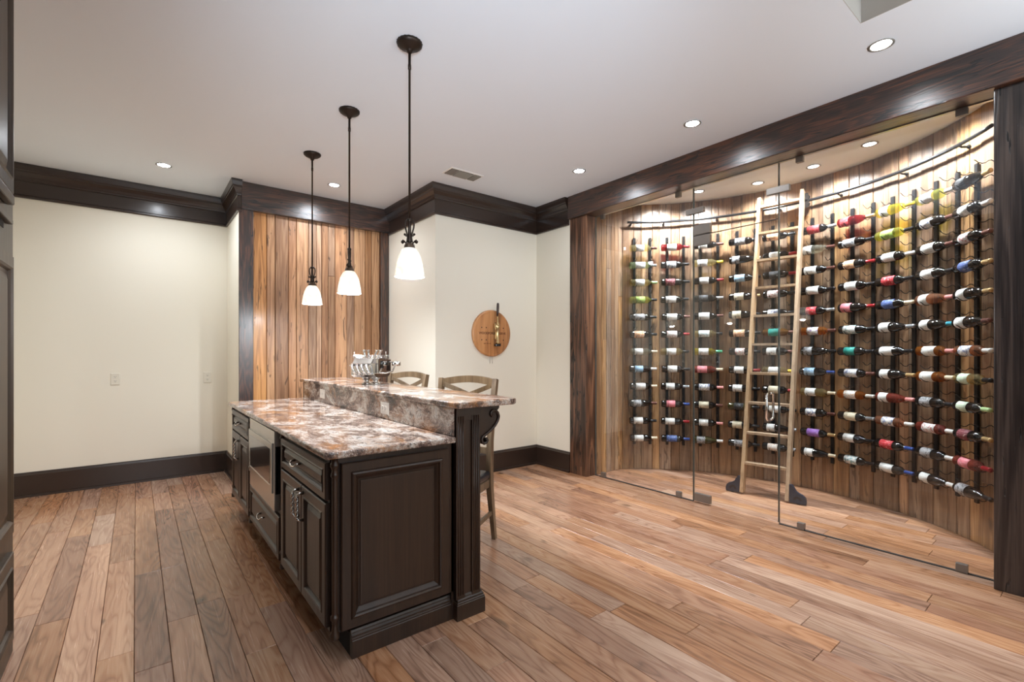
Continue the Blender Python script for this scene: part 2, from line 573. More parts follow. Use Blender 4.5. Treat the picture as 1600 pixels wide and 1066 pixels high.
# planks: the nearest ones in view are parts, those behind the camera or under the cabinets are one remainder
def in_view(x, y):
    d = 0.6211 * x + 0.7837 * y
    s = 0.7837 * x - 0.6211 * y
    return d > 1.5 and abs(s / d) < 1.14
rng = random.Random(21)
PW = 0.127
cand, rest = [], MB()
x = -1.15
while x < 5.25:
    y = -3.0 - rng.random() * 1.2
    while y < 6.25:
        L = rng.choice((0.55, 0.8, 1.05, 1.3, 1.5, 1.75, 1.9)) * (0.9 + 0.2 * rng.random())
        y0, y1 = max(y, -3.0), min(y + L, 6.24)
        y += L
        if y1 - y0 < 0.05:
            continue
        if y1 - y0 > 2.6:
            continue
        ok = in_view(x + PW / 2, y0) or in_view(x + PW / 2, y1) or in_view(x + PW / 2, (y0 + y1) / 2)
        if x + PW < -0.4 and y1 < 2.9:
            ok = False
        if x > 3.9 and hypot(x - NC.x, (y0 + y1) / 2 - NC.y) > 2.4:
            continue
        if x < 0.8 and y0 > YL or (x > 0.8 and y0 > 5.5) or (x > 2.45 and y0 > 4.35):
            ok = False
        dist = hypot(x, (y0 + y1) / 2)
        cand.append((ok, dist, x, y0, y1, rng.uniform(-0.0012, 0.0)))
    x += PW
vis = sorted([c for c in cand if c[0]], key=lambda c: c[1])
for i, (ok, dist, px, y0, y1, dz) in enumerate(vis[:300]):
    w = 0.0009
    prof = [(0.0, -0.009), (0.0, dz - 0.002), (0.0016, dz)]
    MB().rings((px + w, y0 + w, 0), X, Y, Z, PW - 2 * w, y1 - y0 - 2 * w, prof).build('plank', M['plank'], fl)
for ok, dist, px, y0, y1, dz in [c for c in cand if not c[0]] + vis[300:]:
    rest.box(px + 0.0016, px + PW - 0.0016, y0 + 0.0016, y1 - 0.0016, -0.009, dz)
tag(rest.build('plank_remainder', M['plank'], fl), None, None, None, 'stuff')

# ceiling with the tray recess whose corner shows at the top of the frame
RX0, RX1, RY0, RY1 = 0.9, 2.969, -1.6, 0.809
ce = MB()
e = 0.003
for b in ((-1.2, RX0 - e, -3.1, 6.3), (RX1 + e, 3.80, -3.1, 6.3), (RX0 - e, RX1 + e, -3.1, RY0 - e), (RX0 - e, RX1 + e, RY1 + e, 6.3)):
    ce.box(b[0], b[1], b[2], b[3], CEIL, CEIL + 0.06)
struct(ce, 'ceiling', M['ceiling'], 'flat off-white plaster ceiling with recessed lights')
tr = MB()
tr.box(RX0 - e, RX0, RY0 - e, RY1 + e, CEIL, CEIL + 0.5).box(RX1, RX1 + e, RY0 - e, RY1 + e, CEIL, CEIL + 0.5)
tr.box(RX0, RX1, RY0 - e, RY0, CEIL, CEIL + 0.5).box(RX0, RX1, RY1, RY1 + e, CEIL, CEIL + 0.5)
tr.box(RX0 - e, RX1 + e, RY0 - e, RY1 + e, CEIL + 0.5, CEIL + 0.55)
struct(tr, 'ceiling_recess', M['recess'], 'plastered recess cut up into the ceiling, grey from shade put into its colour')
struct(MB().box(3.80, 5.35, -0.1, 4.3, NCEIL, NCEIL + 0.05), 'ceiling_alcove', M['ceiling'], 'low cream ceiling of the curved wine alcove')

T = 0.1
struct(MB().box(-1.15, XR0 + T, YL, YL + T, 0, CEIL), 'wall_left', M['wall'])
struct(MB().box(XR0, XR0 + T, YP, YL, 0, CEIL), 'wall_return', M['wall'])
wp = struct(MB().box(XR0 + T, XN + T, YP + 0.05, YP + 0.05 + T, 0, CEIL), 'wall_panelled', M['groove'])
struct(MB().box(XN, XN + T, YM, YP + 0.05, 0, CEIL), 'wall_side', M['wall'])
struct(MB().box(XN + T, XG + T, YM, YM + T, 0, CEIL), 'wall_middle', M['wall'])
struct(MB().box(XG, XG + T, 3.716, YM, 0, CEIL), 'wall_right', M['wall'])
struct(MB().box(XG, XG + T, -3.1, 0.14, 0, CEIL), 'wall_near_right', M['wall'])
struct(MB().box(-1.15, XG + T, -3.1, -3.0, 0, CEIL), 'wall_rear', M['wall'])
struct(MB().box(-1.15, -1.05, -3.0, YL, 0, CEIL), 'wall_far_left', M['wall'])

CROWN = [(0.0, 2.745), (0.017, 2.745), (0.021, 2.752), (0.021, 2.766), (0.012, 2.774), (0.012, 2.897), (0.020, 2.901), (0.024, 2.915),
         (0.029, 2.920), (0.036, 2.940), (0.050, 2.962), (0.056, 2.970), (0.056, 2.984), (0.062, 2.990), (0.072, 3.025), (0.074, 3.046), (0.0, 3.046)]
BASE = [(0.0, 0.225), (0.006, 0.225), (0.011, 0.216), (0.013, 0.206), (0.020, 0.200), (0.020, 0.024), (0.034, 0.019), (0.036, 0.0), (0.0, 0.0)]
struct(MB().sweep([(-1.05, YL), (XR0, YL), (XR0, YP - 0.01), (0.826, YP - 0.01)], CROWN), 'trim_1', M['trim'], 'dark crown moulding above the long cream wall')
struct(MB().sweep([(XN, YP - 0.02), (XN, YM), (XG, YM), (XG, 3.735)], CROWN), 'trim_2', M['trim'], 'dark crown moulding above the walls behind the stools')
struct(MB().sweep([(-1.05, YL), (XR0, YL), (XR0, YP)], BASE), 'baseboard_left', M['trim'])
struct(MB().sweep([(XN, YP), (XN, YM), (XG, YM), (XG, 3.716)], BASE), 'baseboard_middle', M['trim'])

# panelled wall behind the island: two dark stiles, a dark beam, fourteen boards
edges = [0.937, 1.065, 1.146, 1.277, 1.357, 1.479, 1.563, 1.621, 1.690, 1.768, 1.902, 1.987, 2.116, 2.194, 2.297]
for a, b in zip(edges, edges[1:]):
    j = random.uniform(-0.004, 0.004)
    cuts = [0.0, 2.79]
    if abs(a - 1.690) < 0.01:
        cuts = [0.0, 2.19, 2.79]
    for c0, c1 in zip(cuts, cuts[1:]):
        MB().rings((a + 0.002, YP + 0.05, c0), X, Z, -Y, b - a - 0.004, c1 - c0 - 0.001, [(0, 0), (0, 0.017 + j), (0.004, 0.021 + j)]).build('board', M['board'], wp)
for a, b in ((0.806, 0.937), (2.297, XN)):
    MB().box(a, b, YP - 0.005, YP + 0.05, 0, 2.79, 0.004).build('stile', M['beam_z'], wp)
MB().box(0.828, XN, 5.403, YP + 0.05, 2.772, CEIL, 0.005).build('beam', M['beam_x'], wp)

# timber frame of the alcove
struct(MB().box(3.733, 3.935, -0.3, 3.722, 2.80, CEIL, 0.006), 'beam_alcove', M['beam_y'], 'dark distressed timber beam above the glass alcove')
struct(MB().box(3.762, 3.925, 3.47, 3.715, 0, 2.80, 0.005), 'post_left', M['post'], 'brown distressed timber post at the far end of the glass')
struct(MB().box(3.765, 3.935, 0.10, 0.406, 0, 2.80, 0.005), 'post_right', M['post_dark'], 'charcoal distressed timber post at the near end of the glass')

# curved alcove wall: backing and boards
A1 = 55.95
bk = MB()
n = 40
ring0 = [(NC.x + (NR + 0.02) * cos(radians(a)), NC.y + (NR + 0.02) * sin(radians(a))) for a in [-A1 + 2 * A1 * i / n for i in range(n + 1)]]
ring0 = [(3.80, ring0[0][1])] + ring0 + [(3.80, ring0[-1][1])]
vs, fs = [], []
for px, py in ring0:
    vs += [(px, py, 0), (px, py, NCEIL)]
for i in range(len(ring0) - 1):
    fs.append((2 * i, 2 * i + 2, 2 * i + 3, 2 * i + 1))
bk.add(vs, fs)
nw = struct(bk, 'wall_alcove', M['groove'], 'curved alcove wall lined with upright reclaimed boards')
md = nw.modifiers.new('thickness', 'SOLIDIFY')
md.thickness = 0.06
md.offset = 1
def polar(a, r):
    return Vector((NC.x + r * cos(radians(a)), NC.y + r * sin(radians(a)), 0))
angs = [55.6, 51.7, 49.0, 45.2, 42.8, 38.9, 36.0, 32.4, 29.9, 25.7, 23.5, 19.5, 16.6]
a = 16.6
k = 0
rb = random.Random(5)
while a > -55.95:
    a -= (3.9, 2.6, 3.4, 2.9)[k % 4] + rb.uniform(-0.3, 0.3)
    k += 1
    angs.append(max(a, -55.95))
for a0, a1 in zip(angs, angs[1:]):
    if a0 - a1 < 0.8:
        continue
    j = rb.uniform(-0.004, 0.004)
    cuts = [0.0, NCEIL]
    if rb.random() < 0.3:
        cuts = [0.0, rb.uniform(0.35, 2.2), NCEIL]
    p0, p1 = polar(a0, NR + 0.018), polar(a1, NR + 0.018)
    eu = (p1 - p0)
    w = eu.length
    eu.normalize()
    en = Vector((-eu.y, eu.x, 0))
    if en.dot(Vector((NC.x, NC.y, 0)) - p0) < 0:
        en = -en
    for c0, c1 in zip(cuts, cuts[1:]):
        MB().rings(p0 + eu * 0.0015 + Z * c0, eu, Z, en, w - 0.003, c1 - c0 - 0.001, [(0, 0), (0, 0.014 + j), (0.0035, 0.018 + j)]).build('board', M['niche_board'], nw)
xe = [3.926, 4.005, 4.086, 4.167, 4.228, 4.290, 4.365]
for ya, en in ((3.471 + 0.016, -Y), (0.3935 - 0.016, Y)):
    for a0, a1 in zip(xe, xe[1:]):
        cuts = [0.0, NCEIL]
        if rb.random() < 0.6:
            cuts = [0.0, rb.uniform(0.8, 2.4), NCEIL]
        for c0, c1 in zip(cuts, cuts[1:]):
            MB().rings((a0 + 0.0015, ya, c0), X, Z, en, a1 - a0 - 0.003, c1 - c0 - 0.001, [(0, 0), (0, 0.014), (0.003, 0.017)]).build('board', M['niche_board'], nw)

# ------------------------------------------------------------------ glass front of the alcove
GX0, GX1 = 3.899, 3.911
def clip(y, z, w, h, parent, name='clip'):
    MB().box(3.889, 3.921, y - w / 2, y + w / 2, z - h / 2, z + h / 2, 0.003).build(name, M['clip'], parent)
def pane_thing(name, label, cat, y0, y1, z0, z1):
    t = thing(name, label, cat, (3.905, (y0 + y1) / 2, z0))
    MB().box(GX0, GX1, y0, y1, z0, z1).build('pane', M['pane'], t)
    for yy, d in ((y0, 1), (y1, -1)):
        MB().box(GX0 - 0.0006, GX1 + 0.0006, yy, yy + 0.0022 * d, z0, z1).build('polished_edge', M['edge'], t)
    if z1 > 2.7:
        MB().box(3.892, 3.918, y0, y1, 2.7945, 2.7998).build('lit_edge_strip', M['steel'], t)  # added pale strip stands in for the lit top edge of the glass
    return t
t = pane_thing('glass_partition', 'tall fixed clear glass panel beside the brown timber post', 'glass panel', 2.3145, 3.466, 0.004, 2.797)
clip(3.356, 0.027, 0.05, 0.05, t); clip(2.459, 0.027, 0.05, 0.05, t); clip(2.465, 2.776, 0.05, 0.045, t); clip(3.365, 2.776, 0.05, 0.045, t)
MB().box(3.893, 3.917, 2.3145, 3.466, 0.0005, 0.004).build('seal', M['seal'], t)
t = pane_thing('glass_partition', 'wide fixed clear glass panel beside the charcoal timber post', 'glass panel', 0.408, 1.5925, 0.004, 2.797)
clip(1.438, 0.027, 0.05, 0.05, t); clip(0.556, 0.027, 0.055, 0.05, t); clip(1.447, 2.776, 0.05, 0.045, t); clip(0.556, 2.776, 0.055, 0.045, t)
MB().box(3.893, 3.917, 0.408, 1.5925, 0.0005, 0.004).build('seal', M['seal'], t)
t = pane_thing('glass_transom', 'clear glass transom pane above the glass door under the beam', 'glass panel', 1.5975, 2.3095, 2.366, 2.797)
clip(2.298, 2.588, 0.17, 0.05, t, 'patch_fitting'); clip(1.600, 2.588, 0.17, 0.05, t, 'patch_fitting')
clip(2.228, 2.412, 0.15, 0.085, t, 'patch_fitting')
MB().box(3.896, 3.914, 1.5975, 2.3095, 2.3625, 2.366).build('seal', M['seal'], t)
t = pane_thing('glass_door', 'frameless clear glass door with a steel pull and corner hinges', 'door', 1.5975, 2.3095, 0.012, 2.362)
clip(2.228, 2.316, 0.15, 0.085, t, 'hinge'); clip(2.226, 0.047, 0.15, 0.07, t, 'hinge')
for sx in (-1, 1):
    xo = 3.905 + sx * 0.058
    pts = [(3.905 + sx * 0.007, 1.662, 0.80), (xo - sx * 0.015, 1.662, 0.80), (xo, 1.662, 0.815), (xo, 1.662, 0.99), (xo - sx * 0.015, 1.662, 1.005), (3.905 + sx * 0.007, 1.662, 1.005)]
    MB().tube(pts, 0.0095, 10).build('pull_handle', M['chrome'], t)

# ------------------------------------------------------------------ ladder rail and ladder
rail = thing('ladder_rail', 'black curved tube rail running around the alcove wall above the racks', 'rail', (NC.x + NR, NC.y, 2.8))
pts = [polar(54.5 - 109 * i / 44, NR - 0.07) + Z * 2.80 for i in range(45)]
MB().tube(pts, 0.0135, 10).build('tube', M['rack'], rail)
for a in (53.0, 41.5, 24.0, 5.0, -12.0, -29.0, -45.0):
    mb = MB()
    mb.tube([polar(a, NR - 0.07) + Z * 2.795, polar(a, NR - 0.05) + Z * 2.785, polar(a, NR - 0.001) + Z * 2.785], 0.008, 8)
    mb.tube([polar(a, NR - 0.012) + Z * 2.785, polar(a, NR - 0.001) + Z * 2.785], 0.014, 12)
    mb.build('bracket', M['rack'], rail)

lf, lt = Vector((4.500, 1.965, 0.0)), Vector((5.040, 2.040, 2.90))
lad = thing('library_ladder', 'pale maple rolling ladder leaning on the rail inside the alcove', 'ladder', lf)
side = Vector((-0.1376, 0.9905, 0.0))
fwd = Vector((0.9905, 0.1376, 0.0))
for sg in (-1, 1):
    o0, o1 = lf + side * (0.19 * sg) + Z * 0.012, lt + side * (0.19 * sg)
    mb = MB().tube([o0, o1], 1.0, flat=(0.0145, 0.036), up=tuple(fwd))
    mb.build('stile', M['ladder'], lad)
for i in range(10):
    z = 0.285 + 0.2805 * i
    c = lf.lerp(lt, z / 2.9)
    c.z = z
    MB().tube([c - side * 0.176, c + side * 0.176], 1.0, flat=(0.036, 0.011), up=(0, 0, 1)).build('rung', M['ladder'], lad)
cov = [(0, 0), (0.0, 0.155), (0.02, 0.155), (0.035, 0.135), (0.05, 0.105), (0.075, 0.088), (0.10, 0.078), (0.122, 0.058), (0.13, 0.03), (0.13, 0)]
for sg in (-1, 1):
    b = lf + side * (0.205 * sg) - fwd * 0.016 + Z * 0.008
    mb = MB().prism(cov, b, side * sg, Z, fwd, 0.034)
    w = mb.build('wheel_cover', M['shroud'], lad)
    mb = MB()
    for q in range(7):
        aa = radians(10 + q * 27)
        c = b + side * (sg * 0.065) + Z * 0.03 - fwd * 0.002
        d = side * (cos(aa) * sg) + Z * sin(aa)
        e = side * (-sin(aa) * sg) + Z * cos(aa)
        mb.prism([(0.012, -0.002), (0.028, -0.0055), (0.036, 0.0), (0.028, 0.0055), (0.012, 0.002)], c, d, e, fwd, 0.003)
    mb.build('cutout', M['shadow_gap'], w)
    wc = b + side * (sg * 0.07) + Z * 0.022 + fwd * 0.017
    bm_ = MB()
    ang = atan2(fwd.y, fwd.x)
    bm_.tube([wc - fwd * 0.012, wc + fwd * 0.012], 0.030, 16)
    bm_.build('wheel', M['rack'], lad)
    # roller bracket that hooks over the tube
    c = lf.lerp(lt, 2.8 / 2.9) + side * (sg * 0.215)
    c.z = 2.8
    rr = Vector((c.x - NC.x, c.y - NC.y, 0)).normalized()
    mb = MB()
    tp = Vector((NC.x, NC.y, 2.8)) + rr * (NR - 0.07)
    for dz in (0.034, -0.034):
        mb.tube([tp + Z * dz - rr * 0.012 , tp + Z * dz + rr * 0.012], 0.021, 14)
    mb.tube([tp - Z * 0.07 - rr * 0.018, tp + Z * 0.07 - rr * 0.018], 1.0, flat=(0.016, 0.004), up=tuple(rr))
    mb.tube([c + Z * 0.01, tp - rr * 0.018], 0.008, 8)
    mb.build('roller_bracket', M['iron'], lad)

# ------------------------------------------------------------------ wine racks and bottles
RACK_A = [48.8, 37.5, 26.5, 15.0, 4.3, -6.9, -17.8, -28.4, -39.6, -50.1]
ORD = ['first', 'second', 'third', 'fourth', 'fifth', 'sixth', 'seventh', 'eighth', 'ninth', 'tenth', 'eleventh', 'twelfth']
Z0, DZ, HALF = 2.505, 0.1942, 2.75
BO = 0.085
def peg_mesh(r):
    pts = [(0, 0, 0), (0.010, 0, 0.0), (0.025, 0, 0.012), (0.040, 0, 0.010), (0.058, 0, -0.004), (BO - 0.010, 0, -0.006), (0.096, 0, 0.002), (0.110, 0, 0.016), (0.122, 0, 0.022)]
    return MB().tube(pts, r, 6).mesh('peg', M['rack'])
PEG = peg_mesh(0.0027)
for ci, ca in enumerate(RACK_A):
    base = polar(ca, NR)
    where = 'beside the flat boarded wall' if ci == 0 else 'beside the charcoal post' if ci == 9 else 'counting from the flat boarded wall'
    t = thing('wine_rack', f'black metal peg rack of two upright strips, {ORD[ci]} rack {where}', 'wine rack', base, 0, 'peg racks on the curved wall')
    for sg in (-1, 1):
        a = ca + HALF * sg
        inn = -Vector((cos(radians(a)), sin(radians(a)), 0))
        tan = Vector((-sin(radians(a)), cos(radians(a)), 0))
        c = polar(a, NR - 0.004)
        MB().prism([(-0.0145, 0.285), (0.0145, 0.285), (0.0145, 2.635), (-0.0145, 2.635)], c, tan, Z, inn, 0.014).build('rail', M['rack'], t)
        for j in range(24):
            z = Z0 - 0.036 + DZ / 2 * (1 - j) + (0.016 if sg < 0 else 0.0)
            o = bpy.data.objects.new('peg', PEG)
            COL.objects.link(o)
            o.parent = t
            o.location = c + inn * 0.013 + Z * z - Vector(t.location)
            o.rotation_euler = (0, 0, atan2(inn.y, inn.x))

GLASS = {'K': ('dark', wine_glass('dark_bottle_glass', lin(20, 17, 16), 0.0)), 'W': ('pale gold', wine_glass('pale_gold_glass', lin(232, 214, 158), 0.84)),
         'C': ('clear', wine_glass('clear_bottle_glass', lin(232, 228, 208), 0.86)), 'G': ('pale green', wine_glass('pale_green_glass', lin(204, 220, 172), 0.82)),
         'Y': ('yellow', wine_glass('yellow_glass', lin(232, 214, 70), 0.8)), 'L': ('lime tinted', wine_glass('lime_glass', lin(222, 222, 110), 0.8)),
         'P': ('pink', wine_glass('rose_glass', lin(226, 160, 124), 0.78)), 'O': ('amber', wine_glass('amber_glass', lin(224, 138, 62), 0.78)),
         'R': ('red', wine_glass('red_glass', lin(150, 32, 38), 0.72)), 'B': ('brown', wine_glass('brown_glass', lin(170, 120, 60), 0.6)),
         'V': ('olive', wine_glass('olive_glass', lin(96, 88, 50), 0.3)), 'D': ('dark rose', wine_glass('dark_rose_glass', lin(176, 84, 70), 0.6))}
INK, WHITE = lin(60, 56, 58), lin(222, 222, 218)
LAB = {k: (n, label_mat('label_' + n.replace(' ', '_'), c, i, am)) for k, n, c, i, am in (
    ('w', 'white', WHITE, INK, 0.2), ('c', 'cream', lin(214, 204, 178), lin(90, 70, 50), 0.3), ('g', 'grey', lin(158, 158, 160), lin(40, 40, 44), 1.2),
    ('k', 'black', lin(34, 34, 36), lin(150, 150, 150), 0.4), ('r', 'red', lin(186, 36, 48), lin(230, 214, 206), 0.5), ('p', 'pink', lin(212, 120, 130), lin(240, 226, 224), 0.3),
    ('b', 'blue', lin(64, 84, 138), lin(190, 200, 220), 0.6), ('l', 'light blue', lin(158, 190, 214), lin(60, 96, 140), 0.6), ('t', 'teal', lin(46, 150, 138), lin(20, 70, 70), 0.4),
    ('u', 'purple', lin(138, 92, 170), lin(220, 206, 230), 0.3), ('o', 'peach', lin(222, 168, 124), lin(240, 236, 230), 1.0), ('n', 'green', lin(158, 182, 96), lin(40, 50, 30), 0.7),
    ('m', 'maroon', lin(112, 44, 54), lin(220, 190, 180), 0.6), ('e', 'pale green', lin(204, 220, 196), lin(40, 40, 40), 0.3),
    ('B', 'white and blue', WHITE, lin(62, 84, 146), 1.6), ('R', 'white and red', WHITE, lin(170, 48, 50), 1.5), ('U', 'white and purple', WHITE, lin(124, 84, 150), 1.6),
    ('T', 'white and teal', WHITE, lin(60, 140, 150), 1.5), ('O', 'white and orange', WHITE, lin(206, 140, 70), 1.3))}
CAPM = {k: (n, plain('foil_' + n.replace(' ', '_'), c, 0.32, mt)) for k, n, c, mt in (
    ('k', 'black', lin(30, 29, 31), 0.2), ('r', 'red', lin(148, 32, 38), 0.2), ('w', 'white', lin(220, 218, 214), 0.1), ('s', 'silver', lin(178, 182, 186), 0.6),
    ('g', 'gold', lin(204, 172, 122), 0.5), ('y', 'yellow', lin(224, 196, 50), 0.1), ('n', 'green', lin(70, 160, 120), 0.2), ('b', 'blue', lin(54, 76, 140), 0.2),
    ('p', 'pink', lin(222, 150, 146), 0.1), ('o', 'brown', lin(104, 66, 58), 0.3), ('c', 'cream', lin(220, 206, 178), 0.1), ('t', 'teal', lin(70, 160, 180), 0.2), ('e', 'pale green', lin(178, 206, 150), 0.1))}
# one string per rack, top to bottom: glass, label, foil, shape (b straight shouldered, u sloping)
BOT = [
    'Wwob Gwsb Wweb Lnkb Kgkb Kokb Cwcb Klwb Kwcb Kgou Kwkb Kwcb',
    'Rwrb KBkb Kmkb Kwkb Kwob KRrb Wwkb Kwkb Kwsb Kpbb Kwrb Kbbb',
    'Kwob Wwyb Kwrb Kksb Kwob WTkb Ywnb Dpcb KBpb Kcob Kwpb Vgwu',
    'Kgkb Kgwu Klkb Kcgb Kcku Kokb KRkb Kwrb Kwkb Vkkb Kckb Kgkb',
    'Kokb Kwrb Kkrb KRkb KBkb Btob Kwob Wwyb Kcrb Kwkb Kwsu KOsb',
    'Krsb Cwou Kwob Kwkb Krsb OUob Kgku Klbb Wwcb KBob Kugb Kwcu',
    'Rrgu Kgkb Korb Kwkb Kpru KTkb Ktkb KBob OOwb Kcsb Kwkb KTkb',
    'Ywyu Lnkb Kwwb Krkb Kbcb Kwsu Kwkb Kwgu Dwpu PBwb Krbb Kwbb',
    'Lwwb KBob Kwob Kwkb Pwpu Kwtu Owpb OwcB Kgkb DRwb Kgwb Kwwu',
    'Kkgu Kwwb KRob Kbgb Kwgu Kwou PBwb Wekb Keeb KmgB Dprb Kgku']
BPROF = {'b': [(0.0, 0.0), (0.030, 0.0), (0.0368, 0.006), (0.0375, 0.015), (0.0375, 0.185), (0.035, 0.200), (0.026, 0.213), (0.017, 0.224), (0.0148, 0.236), (0.0140, 0.292), (0.0, 0.292)],
         'u': [(0.0, 0.0), (0.032, 0.0), (0.0395, 0.006), (0.0405, 0.015), (0.0405, 0.135), (0.039, 0.155), (0.033, 0.185), (0.024, 0.212), (0.0165, 0.232), (0.0145, 0.245), (0.0140, 0.292), (0.0, 0.292)]}
def cap_prof():
    return [(0.0155, 0.236), (0.0148, 0.290), (0.0155, 0.2905), (0.0155, 0.300), (0.0, 0.3005)]
def arc_strip(r, x0, x1, a0, a1, n=12):
    vs, fs = [], []
    for i in range(n + 1):
        w = radians(a0 + (a1 - a0) * i / n)
        for xx, rr in ((x0, r), (x1, r), (x1, r + 0.0007), (x0, r + 0.0007)):
            vs.append((xx, rr * cos(w), rr * sin(w)))
    for i in range(n):
        for q in range(4):
            fs.append((i * 4 + q, i * 4 + (q + 1) % 4, i * 4 + 4 + (q + 1) % 4, i * 4 + 4 + q))
    fs += [(0, 1, 2, 3), (n * 4, n * 4 + 3, n * 4 + 2, n * 4 + 1)]
    return MB().add(vs, fs, True)
MESHES = {}
def shared(key, make):
    if key not in MESHES:
        MESHES[key] = make()
    return MESHES[key]
def add_part(name, me, parent, loc=(0, 0, 0)):
    o = bpy.data.objects.new(name, me)
    COL.objects.link(o)
    o.parent = parent
    o.location = loc
    return o
br = random.Random(3)
for ci, (ca, row) in enumerate(zip(RACK_A, BOT)):
    inn = -Vector((cos(radians(ca)), sin(radians(ca)), 0))
    neck = Vector((sin(radians(ca)), -cos(radians(ca)), 0))          # necks point towards the charcoal post
    for ri, code in enumerate(row.split()):
        g, l, f, sh = code[0], code[1], code[2], code[3].lower()
        rad = 0.0375 if sh == 'b' else 0.0405
        me = shared(('glass', g, sh), lambda: MB().lathe(BPROF[sh], seg=20, axis='x', caps=False).mesh('wine_bottle', GLASS[g][1]))
        o = bpy.data.objects.new('wine_bottle', me)
        COL.objects.link(o)
        c = polar(ca, NR - BO) + Z * (Z0 - DZ * ri) - neck * (0.155 + br.uniform(-0.006, 0.008))
        o.rotation_euler = Matrix((neck, -inn, Z)).transposed().to_euler()
        o.location = c + Z * (rad - 0.0375)
        x0 = br.choice((0.045, 0.055, 0.062)) if sh == 'b' else br.choice((0.030, 0.038))
        x1 = x0 + br.choice((0.092, 0.10, 0.108)) if sh == 'b' else x0 + br.choice((0.075, 0.085))
        roll = br.uniform(-14, 22)
        lm = shared(('label', l, sh, x0, x1), lambda: arc_strip(rad + 0.0004, x0, x1, 95, 265).mesh('label', LAB[l][1]))
        p = add_part('label', lm, o)
        p.rotation_euler = (radians(roll), 0, 0)
        cm = shared(('foil', f), lambda: MB().lathe(cap_prof(), seg=14, axis='x', caps=False).mesh('neck_foil', CAPM[f][1]))
        add_part('neck_foil', cm, o)
        tag(o, f'{GLASS[g][0]} bottle, {LAB[l][0]} label, {CAPM[f][0]} foil, {ORD[ri]} down in {ORD[ci]} rack from left', 'wine bottle', 'wine bottles on the peg racks')

# ------------------------------------------------------------------ island
CX, EY = 0.645, 2.03          # plane of the cabinet fronts and of the near end
DOOR = [(0, 0), (0, 0.015), (0.004, 0.020), (0.044, 0.020), (0.050, 0.023), (0.056, 0.020), (0.062, 0.009), (0.070, 0.008), (0.088, 0.017), (0.092, 0.0175)]
DRAWER = [(0, 0), (0, 0.015), (0.004, 0.020), (0.028, 0.020), (0.033, 0.023), (0.038, 0.019), (0.044, 0.009), (0.050, 0.008), (0.064, 0.017), (0.068, 0.0175)]
def front(name, y0, y1, z0, z1, prof, parent):
    return MB().rings((CX, y0, z0), Y, Z, -X, y1 - y0, z1 - z0, prof).build(name, M['cabinet'], parent)
def bail(y, z, parent, w=0.048):
    xf = CX - 0.0185
    pts = [(xf, y - w, z + 0.012), (xf - 0.020, y - w, z + 0.010), (xf - 0.027, y - w * 0.8, z), (xf - 0.029, y, z - 0.006), (xf - 0.027, y + w * 0.8, z), (xf - 0.020, y + w, z + 0.010), (xf, y + w, z + 0.012)]
    mb = MB().tube(pts, [0.007, 0.005, 0.004, 0.0052, 0.004, 0.005, 0.007], 8)
    return mb.build('handle', M['nickel'], parent)
def twisted(y, z0, z1, parent):
    xf = CX - 0.019
    mb = MB()
    for ph in (0, pi):
        mb.tube([(xf - 0.030 + 0.0042 * cos(ph + i * 0.55), y + 0.0042 * sin(ph + i * 0.55), z0 + 0.012 + (z1 - z0 - 0.024) * i / 26) for i in range(27)], 0.0040, 6)
    for zz, dz in ((z0, 1), (z1, -1)):
        mb.tube([(xf, y, zz), (xf - 0.02, y, zz), (xf - 0.030, y, zz + 0.014 * dz)], [0.009, 0.0055, 0.0062], 8)
    return mb.build('handle', M['nickel'], parent)
def colonette(x, y, parent, r=0.017):
    pr = [(r * 1.0, 0.885), (r * 1.0, 0.862), (r * 1.25, 0.858), (r * 1.3, 0.848), (r * 1.05, 0.842), (r * 0.8, 0.83), (r * 1.1, 0.815), (r * 1.2, 0.808), (r * 0.8, 0.80),
          (r * 0.85, 0.79), (r * 0.85, 0.235), (r * 0.8, 0.225), (r * 1.25, 0.218), (r * 1.3, 0.208), (r * 0.9, 0.20), (r * 0.78, 0.18), (r * 0.95, 0.155), (r * 1.35, 0.142), (r * 1.4, 0.128), (r * 1.1, 0.12)]
    return MB().lathe(pr[::-1], (x, y, 0), 20, 'z', True, -0.09).build('colonette', M['cabinet'], parent)

ib = thing('island_frame', 'dark espresso island body with a panelled end, fluted pilaster and plinth', 'island', (0.95, 3.3, 0))
MB().box(0.731, 1.24, 2.06, 4.55, 0, 0.10).build('toe_kick', M['shadow_gap'], ib)
MB().box(1.225, 1.385, 2.03, 4.70, 0, 1.052).build('bar_wall', M['cabinet'], ib)
MB().box(0.662, 1.24, EY, EY + 0.03, 0.137, 0.883).build('end_wall', M['cabinet'], ib)
MB().rings((0.677, EY, 0.146), X, Z, -Y, 1.203 - 0.677, 0.710, [(0, 0), (0, 0.018), (0.004, 0.022), (0.040, 0.022), (0.044, 0.028), (0.051, 0.031), (0.058, 0.028), (0.062, 0.020),
            (0.078, 0.007), (0.082, 0.007), (0.085, 0.011), (0.092, 0.0115)]).build('end_panel', M['cabinet'], ib)
PL = [(0, 0), (0.0, 0.075), (-0.002, 0.078), (-0.002, 0.084), (-0.006, 0.088), (-0.006, 0.096), (-0.012, 0.103), (-0.013, 0.108), (-0.018, 0.116), (-0.03, 0.116), (-0.03, 0)]
MB().sweep([(0.731, EY + 0.001), (1.238, EY + 0.001)], PL).build('plinth', M['cabinet'], ib)
pil = MB().box(1.237, 1.380, 2.012, 2.10, 0.10, 1.052)
for a, b in ((1.237, 1.288), (1.330, 1.380)):
    pil.box(a, b, 2.002, 2.02, 0.10, 1.012, 0.002)
    for q in range(3):
        xx = a + 0.012 + q * (b - a - 0.024) / 2
        pil.tube([(xx, 2.0025, 0.12), (xx, 2.0025, 1.008)], 0.0042, 6)
pil.box(1.235, 1.382, 1.998, 2.10, 1.012, 1.052, 0.003)
